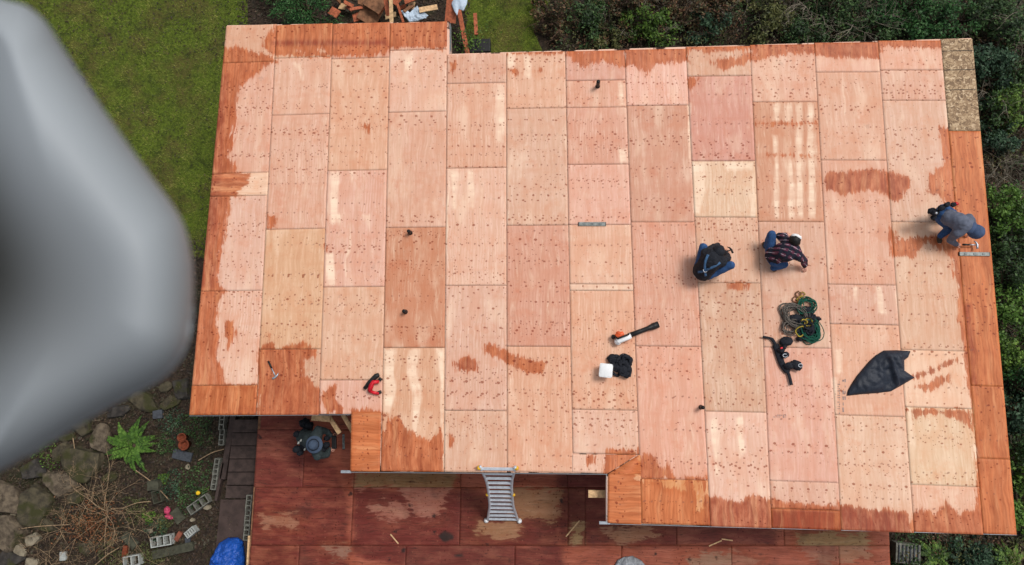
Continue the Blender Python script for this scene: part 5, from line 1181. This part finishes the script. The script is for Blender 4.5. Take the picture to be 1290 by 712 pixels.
plank((567, 29), (572, -25), .27, .03, .9, 1.3, 'redwood', 'wide reddish board leaning at the roof notch')
plank((578, 12), (590, 72), .11, .04, .5, .3, 'redwood', 'long reddish plank crossing the grass right of the notch')
plank((598.5, 17), (600, 44), .09, .05, .4, .35, 'redwood', 'short reddish post piece beside the planter')
rnd = random.Random(5)
cols_ = ['redwood', 'oldwood', 'lumber', 'redwood', 'brick']
adj = ['chunky', 'split', 'narrow', 'broken', 'dark', 'curved', 'square', 'tapered', 'cracked', 'flat', 'tilted', 'stubby', 'splintered', 'weathered', 'jagged', 'thin', 'short', 'rough']
for i in range(18):
    x = 416 + i * 5.8; y = rnd.uniform(-6, 24); L = rnd.uniform(6, 14); a = rnd.uniform(-.9, .9)
    side_ = 'left end' if i < 6 else ('middle' if i < 12 else 'right end')
    plank((x, y), (x + L * math.cos(a), y + L * math.sin(a)), rnd.uniform(.08, .22), .03, rnd.uniform(.15, .5), rnd.uniform(.15, .5), cols_[i % 5], f'{adj[i]} brown wood offcut at the {side_} of the scrap heap', 'wood_offcut', 'wood offcut', 'wood offcuts in the scrap heap')
drape('plastic_wrap', 'torn pale blue plastic wrap on the right of the scrap heap', 'plastic wrap', [(505, 14), (512, 13), (517, 17), (521, 12), (526, 8), (529, 14), (536, 17), (540, 20), (537, 24), (526, 27), (516, 28), (510, 22)], .42, M['bluewrap'], lambda x, y, d: hs_(2, .16, .03)(x, y, d) + .07 * abs(mnoise.noise(Vector((x * 12, y * 12, 1)))), .02)
drape('blue_white_bag', 'crumpled blue and white bag hanging on the leaning board at the top', 'bag', [(571, -8), (590, -6), (588, 6), (584, 14), (578, 12), (576, 20), (572, 14), (569, 6)], 1.1, M['bluewrap'], hs_(5, .12, .05), .02)
pl = empty('planter', at(602, 56, 0), 'black planter with a small leafy plant beside the top eave', 'planter'); c = at(604, 58, .2)
bm = bmesh.new(); box(bm, (c.x, c.y, .12), (.55, .34, .24), 0, .01); obj('planter_box', bmm(bm, 'planter_box'), M['black'], pl)
cc = at(593, 50, .35); P = RNG.normal(size=(260, 3)) * (.20, .22, .08) + np.array([cc.x, cc.y, .38]); leaves('foliage', P, .06, M['leaf_bright'], pl)

# ------------------------------------------------------------------ drone part close to the lens
def drone_part():
    O = np.array([(-40, -14), (8, 0), (34, 8), (58, 28), (78, 58), (100, 92), (128, 134), (160, 180), (192, 224), (216, 256), (232, 284), (241, 318), (244, 352), (243, 392), (239, 426), (228, 452), (208, 474), (182, 490), (150, 506), (112, 528), (72, 552), (36, 574), (4, 592), (-40, 612)], float)
    P = [Vector(p) for p in spline([Vector((x, y, 0)) for x, y in O], 6)]; O2 = np.array([[p.x, p.y] for p in P])
    st = 5.0; gx, gy = np.meshgrid(np.arange(-40, 250, st), np.arange(-14, 615, st)); G = np.stack([gx.ravel(), gy.ravel()], 1) + .3; G = G[sdpoly(G, O2) > 2.0]
    A_ = [Vector(p) for p in O2] + [Vector(p) for p in G]; nb = len(O2)
    vs, es, fs, *_ = delaunay_2d_cdt(A_, [(i, (i + 1) % nb) for i in range(nb)], [list(range(nb))], 1, 1e-5)
    V2 = np.array([[v.x, v.y] for v in vs]); D = np.maximum(0, sdpoly(V2, O2))
    left = V2[:, 0] < -30; D = np.where(left, 60, D)
    DR = .30; pxm = DR / FPX
    rim = np.sqrt(np.clip(1 - (1 - np.clip(D / 110, 0, 1)) ** 2.2, 0, 1)) * 125
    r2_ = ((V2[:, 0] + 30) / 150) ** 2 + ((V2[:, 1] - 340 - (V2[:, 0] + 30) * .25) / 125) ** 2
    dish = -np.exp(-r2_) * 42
    hgt = (rim + dish + np.clip(D, 0, 60) * .05) * pxm
    d = np.stack([(V2[:, 0] - CX) / FPX, (V2[:, 1] - CY) / FPX, np.ones(len(V2))], 1) @ RC
    up = d * (DR - hgt)[:, None] + CAM; lo = d * (DR + .015 * np.sqrt(np.clip(D / 60, 0, 1)) + .0005)[:, None] + CAM
    n = len(V2); F = [tuple(f) for f in fs] + [tuple(i + n for i in f[::-1]) for f in fs]
    bd = {}
    for f in fs:
        for i in range(3):
            a, b = f[i], f[(i + 1) % 3]
            if (b, a) in bd: bd.pop((b, a))
            else: bd[(a, b)] = 1
    F += [(b, a, a + n, b + n) for a, b in bd]
    me = bpy.data.meshes.new('drone_arm'); me.from_pydata([tuple(v) for v in np.concatenate([up, lo])], [], F)
    for p in me.polygons: p.use_smooth = True
    att = me.attributes.new('valley_shade', 'FLOAT', 'POINT'); att.data.foreach_set('value', np.concatenate([np.exp(-r2_ * .8), np.zeros(n)]).astype(np.float32))  # painted shade: weight that darkens the colour in the concave centre
    k = N('grey_drone_plastic'); c = k.mix(k.attr('valley_shade'), srgb(150, 157, 163), srgb(74, 76, 76)); k.b.inputs['Specular IOR Level'].default_value = .3
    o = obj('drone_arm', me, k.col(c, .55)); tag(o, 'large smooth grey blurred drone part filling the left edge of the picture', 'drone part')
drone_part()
